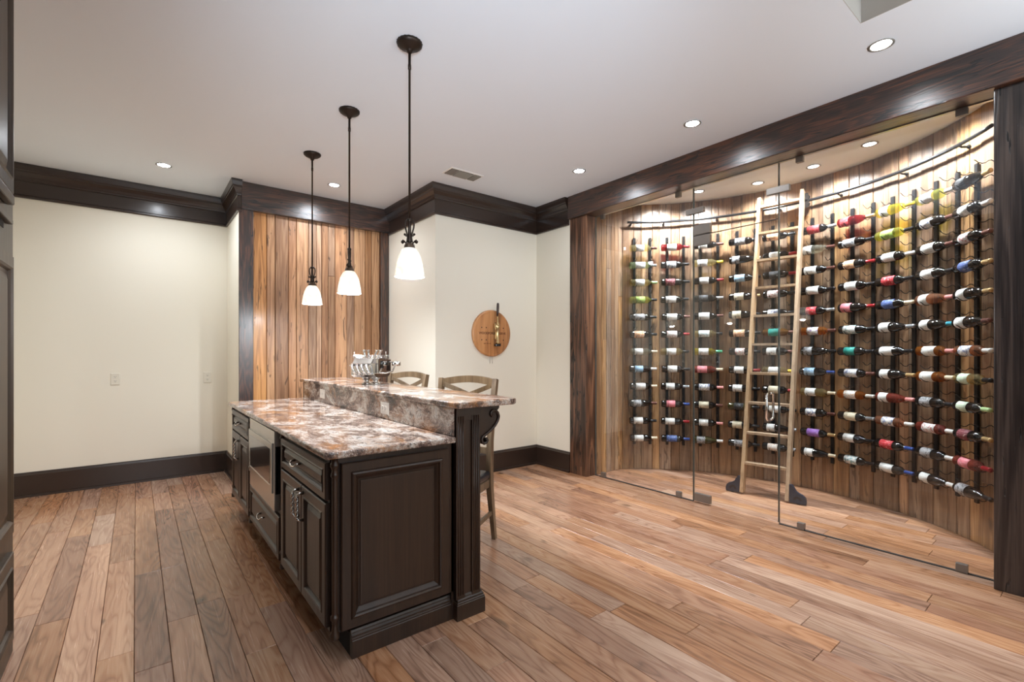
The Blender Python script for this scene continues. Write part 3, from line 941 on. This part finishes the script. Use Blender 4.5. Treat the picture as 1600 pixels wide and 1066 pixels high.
pil.box(1.282, 1.336, 2.004, 2.02, 0.985, 1.012, 0.002)
pil.build('pilaster', M['cabinet'], ib)
MB().sweep([(1.236, 2.16), (1.236, 1.992), (1.403, 1.992), (1.403, 2.16)], PL).build('pilaster_base', M['cabinet'], ib)
def corbel(y):
    o = MB().prism([(1.385, 1.052), (1.528, 1.052), (1.528, 1.030), (1.513, 1.015), (1.516, 0.985), (1.507, 0.958), (1.470, 0.920), (1.430, 0.892), (1.410, 0.880), (1.405, 0.850), (1.385, 0.835)],
                   (0, y - 0.03, 0), X, Z, Y, 0.06).build('corbel', M['cabinet'], ib)
    sc = [(1.478, 0.990), (1.470, 0.998), (1.470, 1.010), (1.482, 1.020), (1.500, 1.018), (1.515, 1.005), (1.521, 0.985), (1.515, 0.962), (1.497, 0.938),
          (1.470, 0.915), (1.440, 0.897), (1.418, 0.885), (1.411, 0.872), (1.415, 0.857), (1.428, 0.849), (1.442, 0.853), (1.449, 0.864), (1.443, 0.873), (1.435, 0.868)]
    mb = MB().tube([(x, y, z) for x, z in sc], 1.0, flat=(0.034, 0.0055), up=None)
    for yy_ in (y - 0.032, y + 0.032):
        mb.tube([(x, yy_, z) for x, z in sc], 0.0085, 8)
    mb.build('scroll', M['cabinet'], o)
for yy in (2.068, 3.35, 4.63):
    corbel(yy)
for yy in (2.020, 2.865, 3.785, 4.56):
    colonette(0.652 if yy < 2.1 else 0.640, yy, ib, 0.0145 if yy < 2.1 else 0.012)

def carcass(t, y0, y1):
    MB().box(CX, 1.222, y0, y1, 0.137, 0.882).build('body', M['cabinet'], t)
t = thing('base_cabinet', 'dark base cabinet with one drawer above two doors at the near island corner', 'cabinet', (0.93, 2.45, 0.137))
carcass(t, EY + 0.031, 2.865)
bail(2.50, 0.772, front('drawer', 2.062, 2.838, 0.697, 0.856, DRAWER, t))
twisted(2.395, 0.525, 0.655, front('door', 2.062, 2.427, 0.158, 0.684, DOOR, t))
twisted(2.475, 0.525, 0.655, front('door', 2.433, 2.838, 0.158, 0.684, DOOR, t))
t = thing('base_cabinet', 'dark base cabinet around the microwave with one deep bottom drawer', 'cabinet', (0.93, 3.32, 0.137))
carcass(t, 2.866, 3.784)
bail(3.33, 0.285, front('drawer', 2.895, 3.757, 0.158, 0.400, DRAWER, t))
t = thing('base_cabinet', 'dark base cabinet with drawer and doors at the far island end', 'cabinet', (0.93, 4.17, 0.137))
carcass(t, 3.785, 4.56)
bail(4.17, 0.772, front('drawer', 3.81, 4.535, 0.697, 0.856, DRAWER, t))
twisted(4.215, 0.50, 0.64, front('door', 4.175, 4.535, 0.158, 0.684, DOOR, t))
front('door', 3.81, 4.169, 0.158, 0.684, DOOR, t)

t = thing('microwave', 'built-in stainless steel microwave with a black glass door below the granite counter', 'microwave', (0.63, 3.30, 0.42))
MW0, MW1 = 2.94, 3.67
MB().box(0.612, CX, MW0, MW1, 0.424, 0.878, 0.003).build('trim_frame', M['steel'], t)
MB().box(0.618, CX - 0.001, MW0 - 0.0012, MW0 + 0.001, 0.52, 0.79).build('side_vent', M['blackglass'], t)
d = MB().rings((0.612, MW0 + 0.012, 0.525), Y, Z, -X, MW1 - MW0 - 0.04, 0.285, [(0, 0), (0, 0.010), (0.003, 0.012), (0.038, 0.012), (0.041, 0.010), (0.05, 0.010)]).build('door', M['steel'], t)
MB().box(0.5995, 0.604, MW0 + 0.058, MW1 - 0.075, 0.572, 0.775, 0.001).build('window', M['blackglass'], d)
MB().box(0.6008, 0.603, MW0 + 0.0135, MW1 - 0.0295, 0.8065, 0.8095).build('gap_line', M['shadow_gap'], d)
MB().lathe([(0.008, 0), (0.008, 0.002)], (0.597, MW1 - 0.045, 0.548), 12, 'x').build('badge', M['nickel'], d)

def slab(poly, z0, z1, b, name, label):
    bm = bmesh.new()
    vs = [bm.verts.new((x, y, z0)) for x, y in poly]
    f = bm.faces.new(vs)
    r = bmesh.ops.extrude_face_region(bm, geom=[f])
    top = [e for e in r['geom'] if isinstance(e, bmesh.types.BMVert)]
    for v in top:
        v.co.z = z1
    bm.normal_update()
    ed = [e for e in bm.edges if abs(e.verts[0].co.z - e.verts[1].co.z) < 1e-6]
    bmesh.ops.bevel(bm, geom=ed, offset=b, segments=3, profile=0.5, affect='EDGES')
    o = MB().bm(bm).build(name, M['granite'])
    return tag(o, label, 'countertop')
def rounded(x0, x1, y0, y1, r):
    out = []
    for cx, cy, a0, rr in ((x0, y0, 180, r[0]), (x1, y0, 270, r[1]), (x1, y1, 0, r[2]), (x0, y1, 90, r[3])):
        sx, sy = (1 if cx == x0 else -1), (1 if cy == y0 else -1)
        for i in range(7):
            w = radians(a0 + 15 * i)
            out.append((cx + sx * rr + rr * cos(w), cy + sy * rr + rr * sin(w)))
    return out
slab(rounded(0.605, 1.2245, 1.985, 4.62, (0.03, 0.004, 0.004, 0.03)), 0.883, 0.913, 0.009, 'granite_countertop', 'lower polished granite worktop of the island above the cabinets')
slab(rounded(1.205, 1.605, 1.945, 4.76, (0.03, 0.07, 0.05, 0.03)), 1.0525, 1.084, 0.009, 'granite_bar_top', 'raised polished granite bar top running along the stool side')
tag(MB().box(1.2125, 1.2245, 2.0, 4.62, 0.9135, 1.052, 0.003).build('granite_backsplash', M['granite']), 'upright granite splash between the worktop and the raised bar', 'backsplash')

def outlet(c, eu, en, label, white=False, flat=False):
    """duplex socket plate: plate, two sockets, slots; flat ones are mounted sideways"""
    t = thing('wall_outlet', label, 'outlet', c, 0)
    c = Vector(c)
    ea, eb = (Z, eu) if flat else (eu, Z)
    m = M['outlet_w' if white else 'outlet']
    MB().rings(c - ea * 0.037 - eb * 0.06, ea, eb, en, 0.074, 0.12, [(0, 0), (0, 0.003), (0.005, 0.006), (0.008, 0.006)]).build('plate', m, t)
    for dz in (0.022, -0.022):
        s_ = MB().rings(c - ea * 0.016 + eb * (dz - 0.014) + en * 0.0055, ea, eb, en, 0.032, 0.028, [(0, 0), (0.001, 0.002), (0.003, 0.002)]).build('socket', m, t)
        mb = MB()
        for du, w, h, oz in ((-0.006, 0.0028, 0.009, 0.003), (0.006, 0.0028, 0.008, 0.003), (0.0, 0.005, 0.005, -0.007)):
            mb.prism([(-w / 2, -h / 2), (w / 2, -h / 2), (w / 2, h / 2), (-w / 2, h / 2)], c + ea * du + eb * (dz + oz) + en * 0.0074, ea, eb, en, 0.0004)
        mb.build('slot', M['slot'], s_)
outlet((-0.165, YL, 1.063), X, -Y, 'almond socket plate on the long cream wall, farther from the panelled wall')
outlet((0.616, YL, 1.055), X, -Y, 'almond socket plate on the long cream wall, next to its inner corner')
outlet((1.2125, 4.06, 0.986), Y, -X, 'ivory socket plate on the granite splash by the far end', True, True)
outlet((1.2125, 2.80, 0.980), Y, -X, 'ivory socket plate on the granite splash nearer the pilaster', True, True)

# ------------------------------------------------------------------ bar stools
def stool(label, loc, rz):
    t = thing('bar_stool', label, 'stool', loc, rz, 'cross-back stools at the raised bar')
    w = dict(world=False)
    for sg in (-1, 1):
        MB().tube([(-0.285, 0.212 * sg, 0.0), (-0.262, 0.208 * sg, 0.15), (-0.230, 0.203 * sg, 0.36), (-0.222, 0.202 * sg, 0.50), (-0.232, 0.203 * sg, 0.70), (-0.262, 0.210 * sg, 0.95), (-0.297, 0.217 * sg, 1.137)],
                  [0.85, 0.95, 1.15, 1.2, 1.1, 1.05, 1.0], flat=(0.016, 0.021), up=(1, 0, 0)).build('leg', M['stool'], t, **w)
        MB().tube([(0.195, 0.20 * sg, 0.0), (0.185, 0.19 * sg, 0.43)], [0.8, 1.1], flat=(0.019, 0.019), up=(1, 0, 0)).build('leg', M['stool'], t, **w)
        MB().tube([(-0.25, 0.207 * sg, 0.20), (0.19, 0.196 * sg, 0.17)], 1.0, flat=(0.009, 0.014), up=(0, 0, 1)).build('stretcher', M['stool'], t, **w)
    MB().tube([(0.19, -0.19, 0.24), (0.19, 0.19, 0.24)], 1.0, flat=(0.010, 0.016), up=(0, 0, 1)).build('stretcher', M['stool'], t, **w)
    MB().box(-0.235, 0.215, -0.21, 0.21, 0.385, 0.445, 0.01).build('seat_frame', M['stool'], t, **w)
    MB().box(-0.225, 0.225, -0.215, 0.215, 0.446, 0.50, 0.02).build('seat_cushion', M['leather'], t, **w)
    n = 12
    arc = [(-0.293 - 0.045 * (1 - (2 * i / n - 1) ** 2), -0.208 + 0.416 * i / n, 1.108 + 0.024 * (1 - (2 * i / n - 1) ** 2)) for i in range(n + 1)]
    MB().tube(arc, 1.0, flat=(0.013, 0.025), up=(0, 0, 1)).build('top_rail', M['stool'], t, **w)
    midr = [(-0.262 - 0.036 * (1 - (2 * i / n - 1) ** 2), -0.207 + 0.414 * i / n, 0.925) for i in range(n + 1)]
    MB().tube(midr, 1.0, flat=(0.010, 0.018), up=(0, 0, 1)).build('middle_rail', M['stool'], t, **w)
    lowr = [(-0.226 - 0.03 * (1 - (2 * i / n - 1) ** 2), -0.205 + 0.41 * i / n, 0.635) for i in range(n + 1)]
    MB().tube(lowr, 1.0, flat=(0.010, 0.022), up=(0, 0, 1)).build('lower_rail', M['stool'], t, **w)
    for sg in (-1, 1):
        pts = []
        for i in range(n + 1):
            u = i / n
            yy = (0.195 - 0.39 * u) * sg
            xx = -0.287 + 0.026 * u - 0.040 * (1 - (2 * u - 1) ** 2) - 0.006 * sg
            pts.append((xx, yy, 1.094 - 0.150 * u))
        MB().tube(pts, 1.0, flat=(0.016, 0.006), up=(1, 0, 0)).build('cross_slat', M['stool'], t, **w)
    return t
stool('weathered wooden cross-back stool at the bar, in front of the cream middle wall', (1.648, 2.762, 0), radians(-148.7))
stool('weathered wooden cross-back stool at the bar, farther back beside the chrome ornament', (1.631, 3.812, 0), radians(-161.3))

# ------------------------------------------------------------------ chrome ornament on the bar top
def ornament():
    t = thing('chrome_ornament', 'polished chrome engine-like ornament with railed top and four trumpets on the raised bar', 'ornament', (1.425, 3.53, 1.084), radians(-55.8))
    w = dict(world=False)
    b = MB()
    b.prism([(-0.095, 0.155), (-0.105, 0.075), (-0.075, 0.055), (0.075, 0.055), (0.105, 0.075), (0.095, 0.155), (0.060, 0.198), (-0.060, 0.198)], (-0.115, 0, 0), Y, Z, X, 0.205)
    b.build('body', M['chrome'], t, **w)
    for k in range(4):
        x = -0.098 + k * 0.042
        MB().tube([(x, -0.092, 0.150), (x + 0.002, -0.122, 0.148), (x + 0.010, -0.130, 0.125), (x + 0.022, -0.126, 0.098), (x + 0.036, -0.110, 0.080)], [0.010, 0.010, 0.009, 0.009, 0.010], 10).build('side_pipe', M['chrome'], t, **w)
    MB().box(-0.120, 0.094, -0.1, -0.095, 0.154, 0.162, 0.001).build('ledge', M['chrome'], t, **w)
    MB().prism([(-0.098, 0.157), (-0.066, 0.194), (-0.072, 0.199), (-0.104, 0.162)], (-0.105, 0, 0), Y, Z, X, 0.16).build('valve_cover', M['steel'], t, **w)
    MB().box(0.088, 0.112, -0.085, 0.085, 0.085, 0.192, 0.004).build('end_plate', M['chrome'], t, **w)
    mb = MB().prism([(-0.07, 0.125), (-0.02, 0.125), (-0.03, 0.180), (-0.06, 0.180)], (0.1115, 0, 0), Y, Z, X, 0.002)
    mb.prism([(0.02, 0.105), (0.07, 0.105), (0.06, 0.180), (0.03, 0.180)], (0.1115, 0, 0), Y, Z, X, 0.002)
    mb.build('dark_insert', M['blackglass'], t, **w)
    MB().tube([(0.105, -0.07, 0.09), (0.150, -0.05, 0.088), (0.165, 0.02, 0.10), (0.165, 0.06, 0.15), (0.14, 0.08, 0.17), (0.10, 0.07, 0.17)], 0.006, 8).build('handle', M['chrome'], t, **w)
    MB().lathe([(0.03, 0.0), (0.034, 0.006), (0.034, 0.03), (0.028, 0.036)], (0.165, 0.075, 0.14), 16).build('end_cup', M['chrome'], t, **w)
    mb = MB()
    for z in (0.202, 0.212, 0.222):
        mb.tube([(-0.125, -0.065, z), (0.105, -0.065, z), (0.105, 0.065, z), (-0.125, 0.065, z), (-0.125, -0.065, z)], 0.0016, 5)
    for k in range(12):
        for yy in (-0.065, 0.065):
            x = -0.125 + 0.23 * k / 11
            mb.tube([(x, yy, 0.196), (x, yy, 0.222)], 0.0016, 5)
    mb.tube([(-0.118, -0.06, 0.19), (-0.118, -0.06, 0.252)], 0.003, 6).tube([(0.10, 0.03, 0.19), (0.10, 0.03, 0.252)], 0.003, 6)
    mb.build('gallery_rail', M['chrome'], t, **w)
    MB().box(-0.12, 0.10, -0.062, 0.062, 0.196, 0.202, 0.001).build('tray', M['chrome'], t, **w)
    for x, lean in ((-0.055, -0.012), (-0.022, -0.008), (0.022, 0.022), (0.052, 0.026)):
        pts = [(x, -0.01, 0.200), (x + lean * 0.5, -0.01, 0.225), (x + lean, -0.01, 0.252), (x + lean * 1.05, -0.01, 0.260), (x + lean * 1.08, -0.01, 0.263)]
        MB().tube(pts, [0.009, 0.0085, 0.009, 0.013, 0.016], 12).build('trumpet', M['chrome'], t, **w)
    for x in (-0.045, 0.035):
        MB().lathe([(0.034, 0.0), (0.036, 0.006), (0.032, 0.012), (0.022, 0.018), (0.020, 0.030), (0.026, 0.038), (0.034, 0.046), (0.038, 0.057)], (x, -0.01, 0), 20).build('pedestal', M['chrome'], t, **w)
    MB().tube([(-0.14, -0.085, 0.145), (-0.118, -0.085, 0.145), (-0.118, -0.085, 0.16)], 0.006, 8).build('spout', M['chrome'], t, **w)
ornament()

# ------------------------------------------------------------------ wall plaque with the mounted cork puller
PX, PZ, PYF = 3.098, 1.543, YM - 0.032
pq = thing('wooden_plaque', 'round oak barrel-head plaque with burnt lettering on the cream middle wall', 'plaque', (PX, YM, PZ))
MB().lathe([(0.258, 0.0), (0.258, -0.022), (0.250, -0.030), (0.236, -0.032), (0.228, -0.030), (0.220, -0.032), (0.0, -0.032)], (PX, YM, PZ), 56, 'y').build('board', M['plaque'], pq)
def text(body, size, x, z, parent):
    c = bpy.data.curves.new('lettering', 'FONT')
    c.body = body
    c.size = size
    c.align_x = 'CENTER'
    c.extrude = 0.0006
    c.offset = 0.0012
    c.materials.append(M['burnt'])
    o = bpy.data.objects.new('lettering', c)
    COL.objects.link(o)
    bpy.context.view_layer.update()
    me = bpy.data.meshes.new_from_object(o.evaluated_get(bpy.context.evaluated_depsgraph_get()))
    bpy.data.objects.remove(o)
    o = bpy.data.objects.new('lettering', me)
    COL.objects.link(o)
    o.parent = parent
    o.location = Vector((x, PYF - 0.0004, z)) - abs_loc(parent)
    o.rotation_euler = (radians(90), 0, 0)
text('WOODFORD RESERVE', 0.036, PX, PZ - 0.012, pq)
mb = MB()
for hx, hz in ((-0.145, 0.06), (-0.085, 0.06), (0.15, 0.06), (-0.145, -0.075), (-0.085, -0.075), (0.15, -0.075)):
    mb.lathe([(0.007, -0.0325), (0.006, -0.0335)], (PX + hx, YM, PZ + hz), 10, 'y')
mb.build('peg_hole', M['shadow_gap'], pq)
mb = MB()
for dx, L in ((-0.105, 0.028), (-0.068, 0.03), (-0.034, 0.02), (0.072, 0.022), (0.105, 0.03)):
    mb.box(PX + dx - L / 2, PX + dx + L / 2, PYF - 0.0008, PYF + 0.001, PZ - 0.118, PZ - 0.110)
mb.build('small_burnt_line', M['burnt'], pq)
mb = MB()
for dx in (-0.012, 0.014):
    mb.tube([(PX + dx, YM - 0.004, PZ - 0.25), (PX + dx * 1.3, YM - 0.004, PZ - 0.335)], 0.0016, 5)
mb.build('hanging_wire', M['steel'], pq)

cp = thing('cork_puller', 'brass lever cork puller with a dark handle mounted on the round plaque', 'cork puller', (PX + 0.035, PYF, PZ))
cx, cy = PX + 0.035, PYF - 0.046
mb = MB().lathe([(0.014, 1.425), (0.021, 1.430), (0.021, 1.452), (0.017, 1.458), (0.0165, 1.575), (0.021, 1.590), (0.025, 1.615), (0.022, 1.640), (0.015, 1.655), (0.010, 1.672), (0.009, 1.735), (0.006, 1.740)], (cx, cy, 0), 18)
mb.build('barrel', M['brass'], cp)
MB().box(cx - 0.022, cx + 0.012, PYF - 0.04, PYF - 0.0005, 1.475, 1.65, 0.004).build('mounting_bracket', M['brass'], cp)
mb = MB().tube([(cx - 0.022, cy + 0.01, 1.66), (cx - 0.034, cy, 1.63), (cx - 0.030, cy - 0.006, 1.585), (cx - 0.020, cy - 0.006, 1.555)], 0.006, 8)
mb.lathe([(0.014, -0.008), (0.016, 0.0), (0.014, 0.008)], (cx - 0.004, cy - 0.02, 1.632), 14, 'y')
mb.build('gear_arm', M['brass'], cp)
MB().tube([(cx - 0.002, cy, 1.728), (cx, cy - 0.002, 1.765), (cx + 0.001, cy - 0.004, 1.82), (cx + 0.002, cy - 0.005, 1.868), (cx + 0.002, cy - 0.005, 1.878)], [0.010, 0.0125, 0.0145, 0.013, 0.007], 14).build('handle', M['darkwood'], cp)
mb = MB().box(cx - 0.034, cx + 0.034, cy - 0.018, cy + 0.018, 1.398, 1.425, 0.005)
mb.build('bottle_clamp', M['blackglass'], cp)

# ------------------------------------------------------------------ pendant lights
def pendant(x, y, turn, label):
    t = thing('pendant_light', label, 'pendant lamp', (x, y, CEIL), radians(turn), 'pendant lights over the island')
    w = dict(world=False)
    z = lambda v: v - CEIL
    MB().lathe([(0.0, z(2.992)), (0.012, z(2.992)), (0.016, z(3.004)), (0.022, z(3.010)), (0.050, z(3.022)), (0.066, z(3.034)), (0.069, z(3.047)), (0.0, z(3.0475))], (0, 0, 0), 40, 'z', False, 0.045).build('canopy', M['bronze'], t, **w)
    MB().lathe([(0.0062, z(2.06)), (0.0062, z(2.90)), (0.009, z(2.901)), (0.009, z(2.925)), (0.0075, z(2.926)), (0.0075, z(3.0))], (0, 0, 0), 10).build('rod', M['bronze'], t, **w)
    mb = MB().lathe([(0.009, z(1.93)), (0.014, z(1.945)), (0.010, z(1.975)), (0.008, z(2.05)), (0.014, z(2.055)), (0.014, z(2.066)), (0.007, z(2.072))], (0, 0, 0), 12)
    mb.build('stem', M['bronze'], t, **w)
    for sg in (-1, 1):
        pts = [(0.037, 1.932), (0.043, 1.942), (0.037, 1.951), (0.028, 1.944), (0.020, 1.934), (0.014, 1.944), (0.011, 1.965), (0.015, 1.990), (0.022, 2.015), (0.025, 2.036), (0.021, 2.056), (0.013, 2.066), (0.006, 2.060)]
        mb = MB().tube([(sg * a, 0, z(b)) for a, b in pts], 0.0046, 8)
        mb.lathe([(0.0, -0.010), (0.008, -0.006), (0.010, 0.0), (0.008, 0.006), (0.0, 0.010)], (sg * 0.038, 0, z(1.941)), 10, 'y')
        mb.tube([(sg * 0.013, 0, z(1.978)), (sg * 0.020, 0, z(1.974)), (sg * 0.025, 0, z(1.981))], 0.004, 8)
        mb.lathe([(0.0, -0.007), (0.006, -0.004), (0.0072, 0.0), (0.006, 0.004), (0.0, 0.007)], (sg * 0.026, 0, z(1.983)), 10, 'y')
        mb.build('scroll', M['bronze'], t, **w)
    MB().lathe([(0.0, z(1.938)), (0.012, z(1.936)), (0.023, z(1.930)), (0.029, z(1.920)), (0.031, z(1.906)), (0.033, z(1.898)), (0.030, z(1.897))], (0, 0, 0), 20, 'z', False).build('socket_cap', M['bronze_hi'], t, **w)
    pr = [(0.030, 1.906), (0.040, 1.898), (0.052, 1.880), (0.063, 1.855), (0.071, 1.825), (0.077, 1.790), (0.0815, 1.752), (0.083, 1.747), (0.081, 1.745), (0.0785, 1.750), (0.074, 1.790), (0.068, 1.825), (0.060, 1.855), (0.049, 1.878), (0.037, 1.894), (0.028, 1.902)]
    MB().lathe([(r, z(v)) for r, v in pr], (0, 0, 0), 32, 'z', False).build('lamp_shade', M['shade'], t, **w)
    MB().lathe([(0.0, z(1.775)), (0.014, z(1.780)), (0.021, z(1.80)), (0.020, z(1.818)), (0.012, z(1.845)), (0.012, z(1.880)), (0.0, z(1.885))], (0, 0, 0), 14, 'z', False).build('bulb', M['bulb'], t, **w)
    lamp('pendant_glow', 'POINT', (x, y, 1.762), LAMP_PENDANT, (0.92, 0.955, 1.0), shadow_soft_size=0.03)
pendant(1.191, 2.420, -38, 'bronze pendant light with alabaster shade, nearest of three over the island')
pendant(1.188, 3.361, 52, 'bronze pendant light with alabaster shade, middle of three, scrolls seen edge-on')
pendant(1.194, 4.290, -38, 'bronze pendant light with alabaster shade, farthest of three by the panelled wall')

# ------------------------------------------------------------------ recessed lights and the ceiling vent
def aim(x, y, tilt):
    """alcove cans are turned outwards to wash the curved wall"""
    d = Vector((x - NC.x, y - NC.y, 0)).normalized() * sin(radians(tilt)) - Z * cos(radians(tilt))
    return d.to_track_quat('-Z', 'Y').to_euler()
def downlight(x, y, z, label, power, lens='downlight', r=0.058, color=WARM, cone=168, blend=0.9, tilt=0.0):
    t = thing('recessed_light', label, 'ceiling light', (x, y, z), 0, 'recessed ceiling lights')
    MB().lathe([(r, z - 0.001), (r + 0.004, z - 0.004), (r - 0.006, z - 0.006), (r - 0.010, z - 0.003), (r - 0.011, z - 0.001)], (x, y, 0), 28, 'z', False).build('trim_ring', M['ring'], t)
    MB().lathe([(0.0, z - 0.0015), (r - 0.0105, z - 0.0015), (r - 0.0105, z - 0.0025), (0.0, z - 0.004)], (x, y, 0), 24, 'z', False).build('lens', M[lens], t)
    lamp('down_spot', 'SPOT', (x, y, z - 0.012), power, color, aim(x, y, tilt), spot_size=radians(cone), spot_blend=blend, shadow_soft_size=0.045)
downlight(0.198, 5.391, CEIL, 'recessed light in the ceiling near the long cream wall', LAMP_SPOT)
downlight(1.590, 4.943, CEIL, 'recessed light in the ceiling in front of the panelled timber wall', LAMP_SPOT)
downlight(3.265, 0.796, CEIL, 'recessed light near the ceiling recess, closest to the charcoal post', LAMP_SPOT * 0.4)
downlight(3.274, 1.949, CEIL, 'recessed light in the main ceiling in front of the glass door', LAMP_SPOT * 0.5)
downlight(3.284, 3.121, CEIL, 'recessed light in the main ceiling nearest the brown timber post', LAMP_SPOT * 0.55)
for x, y in ((0.2, 1.5), (-0.1, -1.2), (1.6, -0.9)):  # added fill: unseen spots at ceiling height, no fixtures built for them
    lamp('down_spot', 'SPOT', (x, y, CEIL - 0.02 if x != 1.6 else CEIL + 0.45), LAMP_SPOT * (0.5 if x < 1 else 0.25), WARM, (0, 0, 0), spot_size=radians(118), spot_blend=0.55, shadow_soft_size=0.045)
for i, (x, y) in enumerate(((4.623, 2.679), (4.858, 2.183), (4.821, 1.675), (4.663, 1.212))):
    downlight(x, y, NCEIL, f'recessed light in the alcove ceiling, {ORD[i]} counting from the brown timber post', LAMP_NICHE, 'downlight_dim', 0.055, (0.90, 0.945, 1.0), 138, 0.7, 15)
for x, y in ((4.43, 2.98), (4.40, 0.86)):
    lamp('down_spot', 'SPOT', (x, y, NCEIL - 0.012), LAMP_NICHE, (0.90, 0.945, 1.0), aim(x, y, 15), spot_size=radians(138), spot_blend=0.7, shadow_soft_size=0.045)

v = thing('ceiling_vent', 'white ceiling vent with three louvred sections', 'vent', (2.467, 3.875, CEIL))
MB().rings((2.285, 3.785, CEIL), X, Y, -Z, 0.365, 0.18, [(0, 0), (0.002, 0.004), (0.010, 0.006), (0.014, 0.006)]).build('frame', M['white'], v)
for x0, x1, hor in ((2.303, 2.383, 0), (2.391, 2.548, 1), (2.556, 2.632, 0)):
    g = MB().box(x0, x1, 3.803, 3.947, CEIL - 0.0075, CEIL - 0.0055).build('louvre', M['vent'], v)
    mb = MB()
    if hor:
        for q in range(9):
            y = 3.811 + q * 0.016
            mb.prism([(0, 0), (0.010, -0.004), (0.0105, -0.003), (0.0005, 0.001)], (x0, y, CEIL - 0.0085), Y, Z, X, x1 - x0)
    else:
        for q in range(5):
            x = x0 + 0.006 + q * 0.015
            mb.prism([(0, 0), (0.010, -0.004), (0.0105, -0.003), (0.0005, 0.001)], (x, 3.803, CEIL - 0.0085), X, Z, Y, 0.144)
    tag(mb.build('blade', M['ring'], g), None, None, None, 'stuff')

# ------------------------------------------------------------------ tall built-in cabinet at the frame's edge
TX = -0.430
tc = thing('tall_cabinet', 'tall dark built-in cabinet with a chrome lever at the frame edge', 'cabinet', (-0.73, 1.0, 0))
MB().box(-1.045, TX, -1.2, 3.03, 0, CEIL - 0.003).build('body', M['cabinet_tall'], tc)
def tfront(name, z0, z1, y0=1.80, y1=2.915, prof=None):
    p = prof or [(0, 0), (0, 0.016), (0.004, 0.020), (0.050, 0.020), (0.056, 0.026), (0.064, 0.020), (0.070, 0.010), (0.085, 0.009), (0.11, 0.017), (0.115, 0.0175)]
    return MB().rings((TX, y0, z0), Y, Z, X, y1 - y0, z1 - z0, p).build(name, M['cabinet_tall'], tc)
tfront('door', 2.00, 2.95)
d = tfront('door', 0.555, 1.735)
MB().box(TX, TX + 0.028, 1.8, 2.875, 1.945, 1.985, 0.006).build('ledge', M['cabinet_tall'], tc)
MB().box(TX, TX + 0.020, 1.8, 2.90, 1.868, 1.888, 0.004).build('ledge', M['cabinet_tall'], tc)
MB().box(TX, TX + 0.002, 1.8, 2.83, 1.838, 1.868).build('dark_slot', M['shadow_gap'], tc)
tfront('drawer', 0.10, 0.475)
MB().tube([(TX + 0.012, 2.22, 0.86), (TX + 0.055, 2.22, 0.86), (TX + 0.058, 2.245, 0.86), (TX + 0.056, 2.315, 0.863)], [0.010, 0.009, 0.009, 0.007], 10).build('lever', M['chrome'], d)
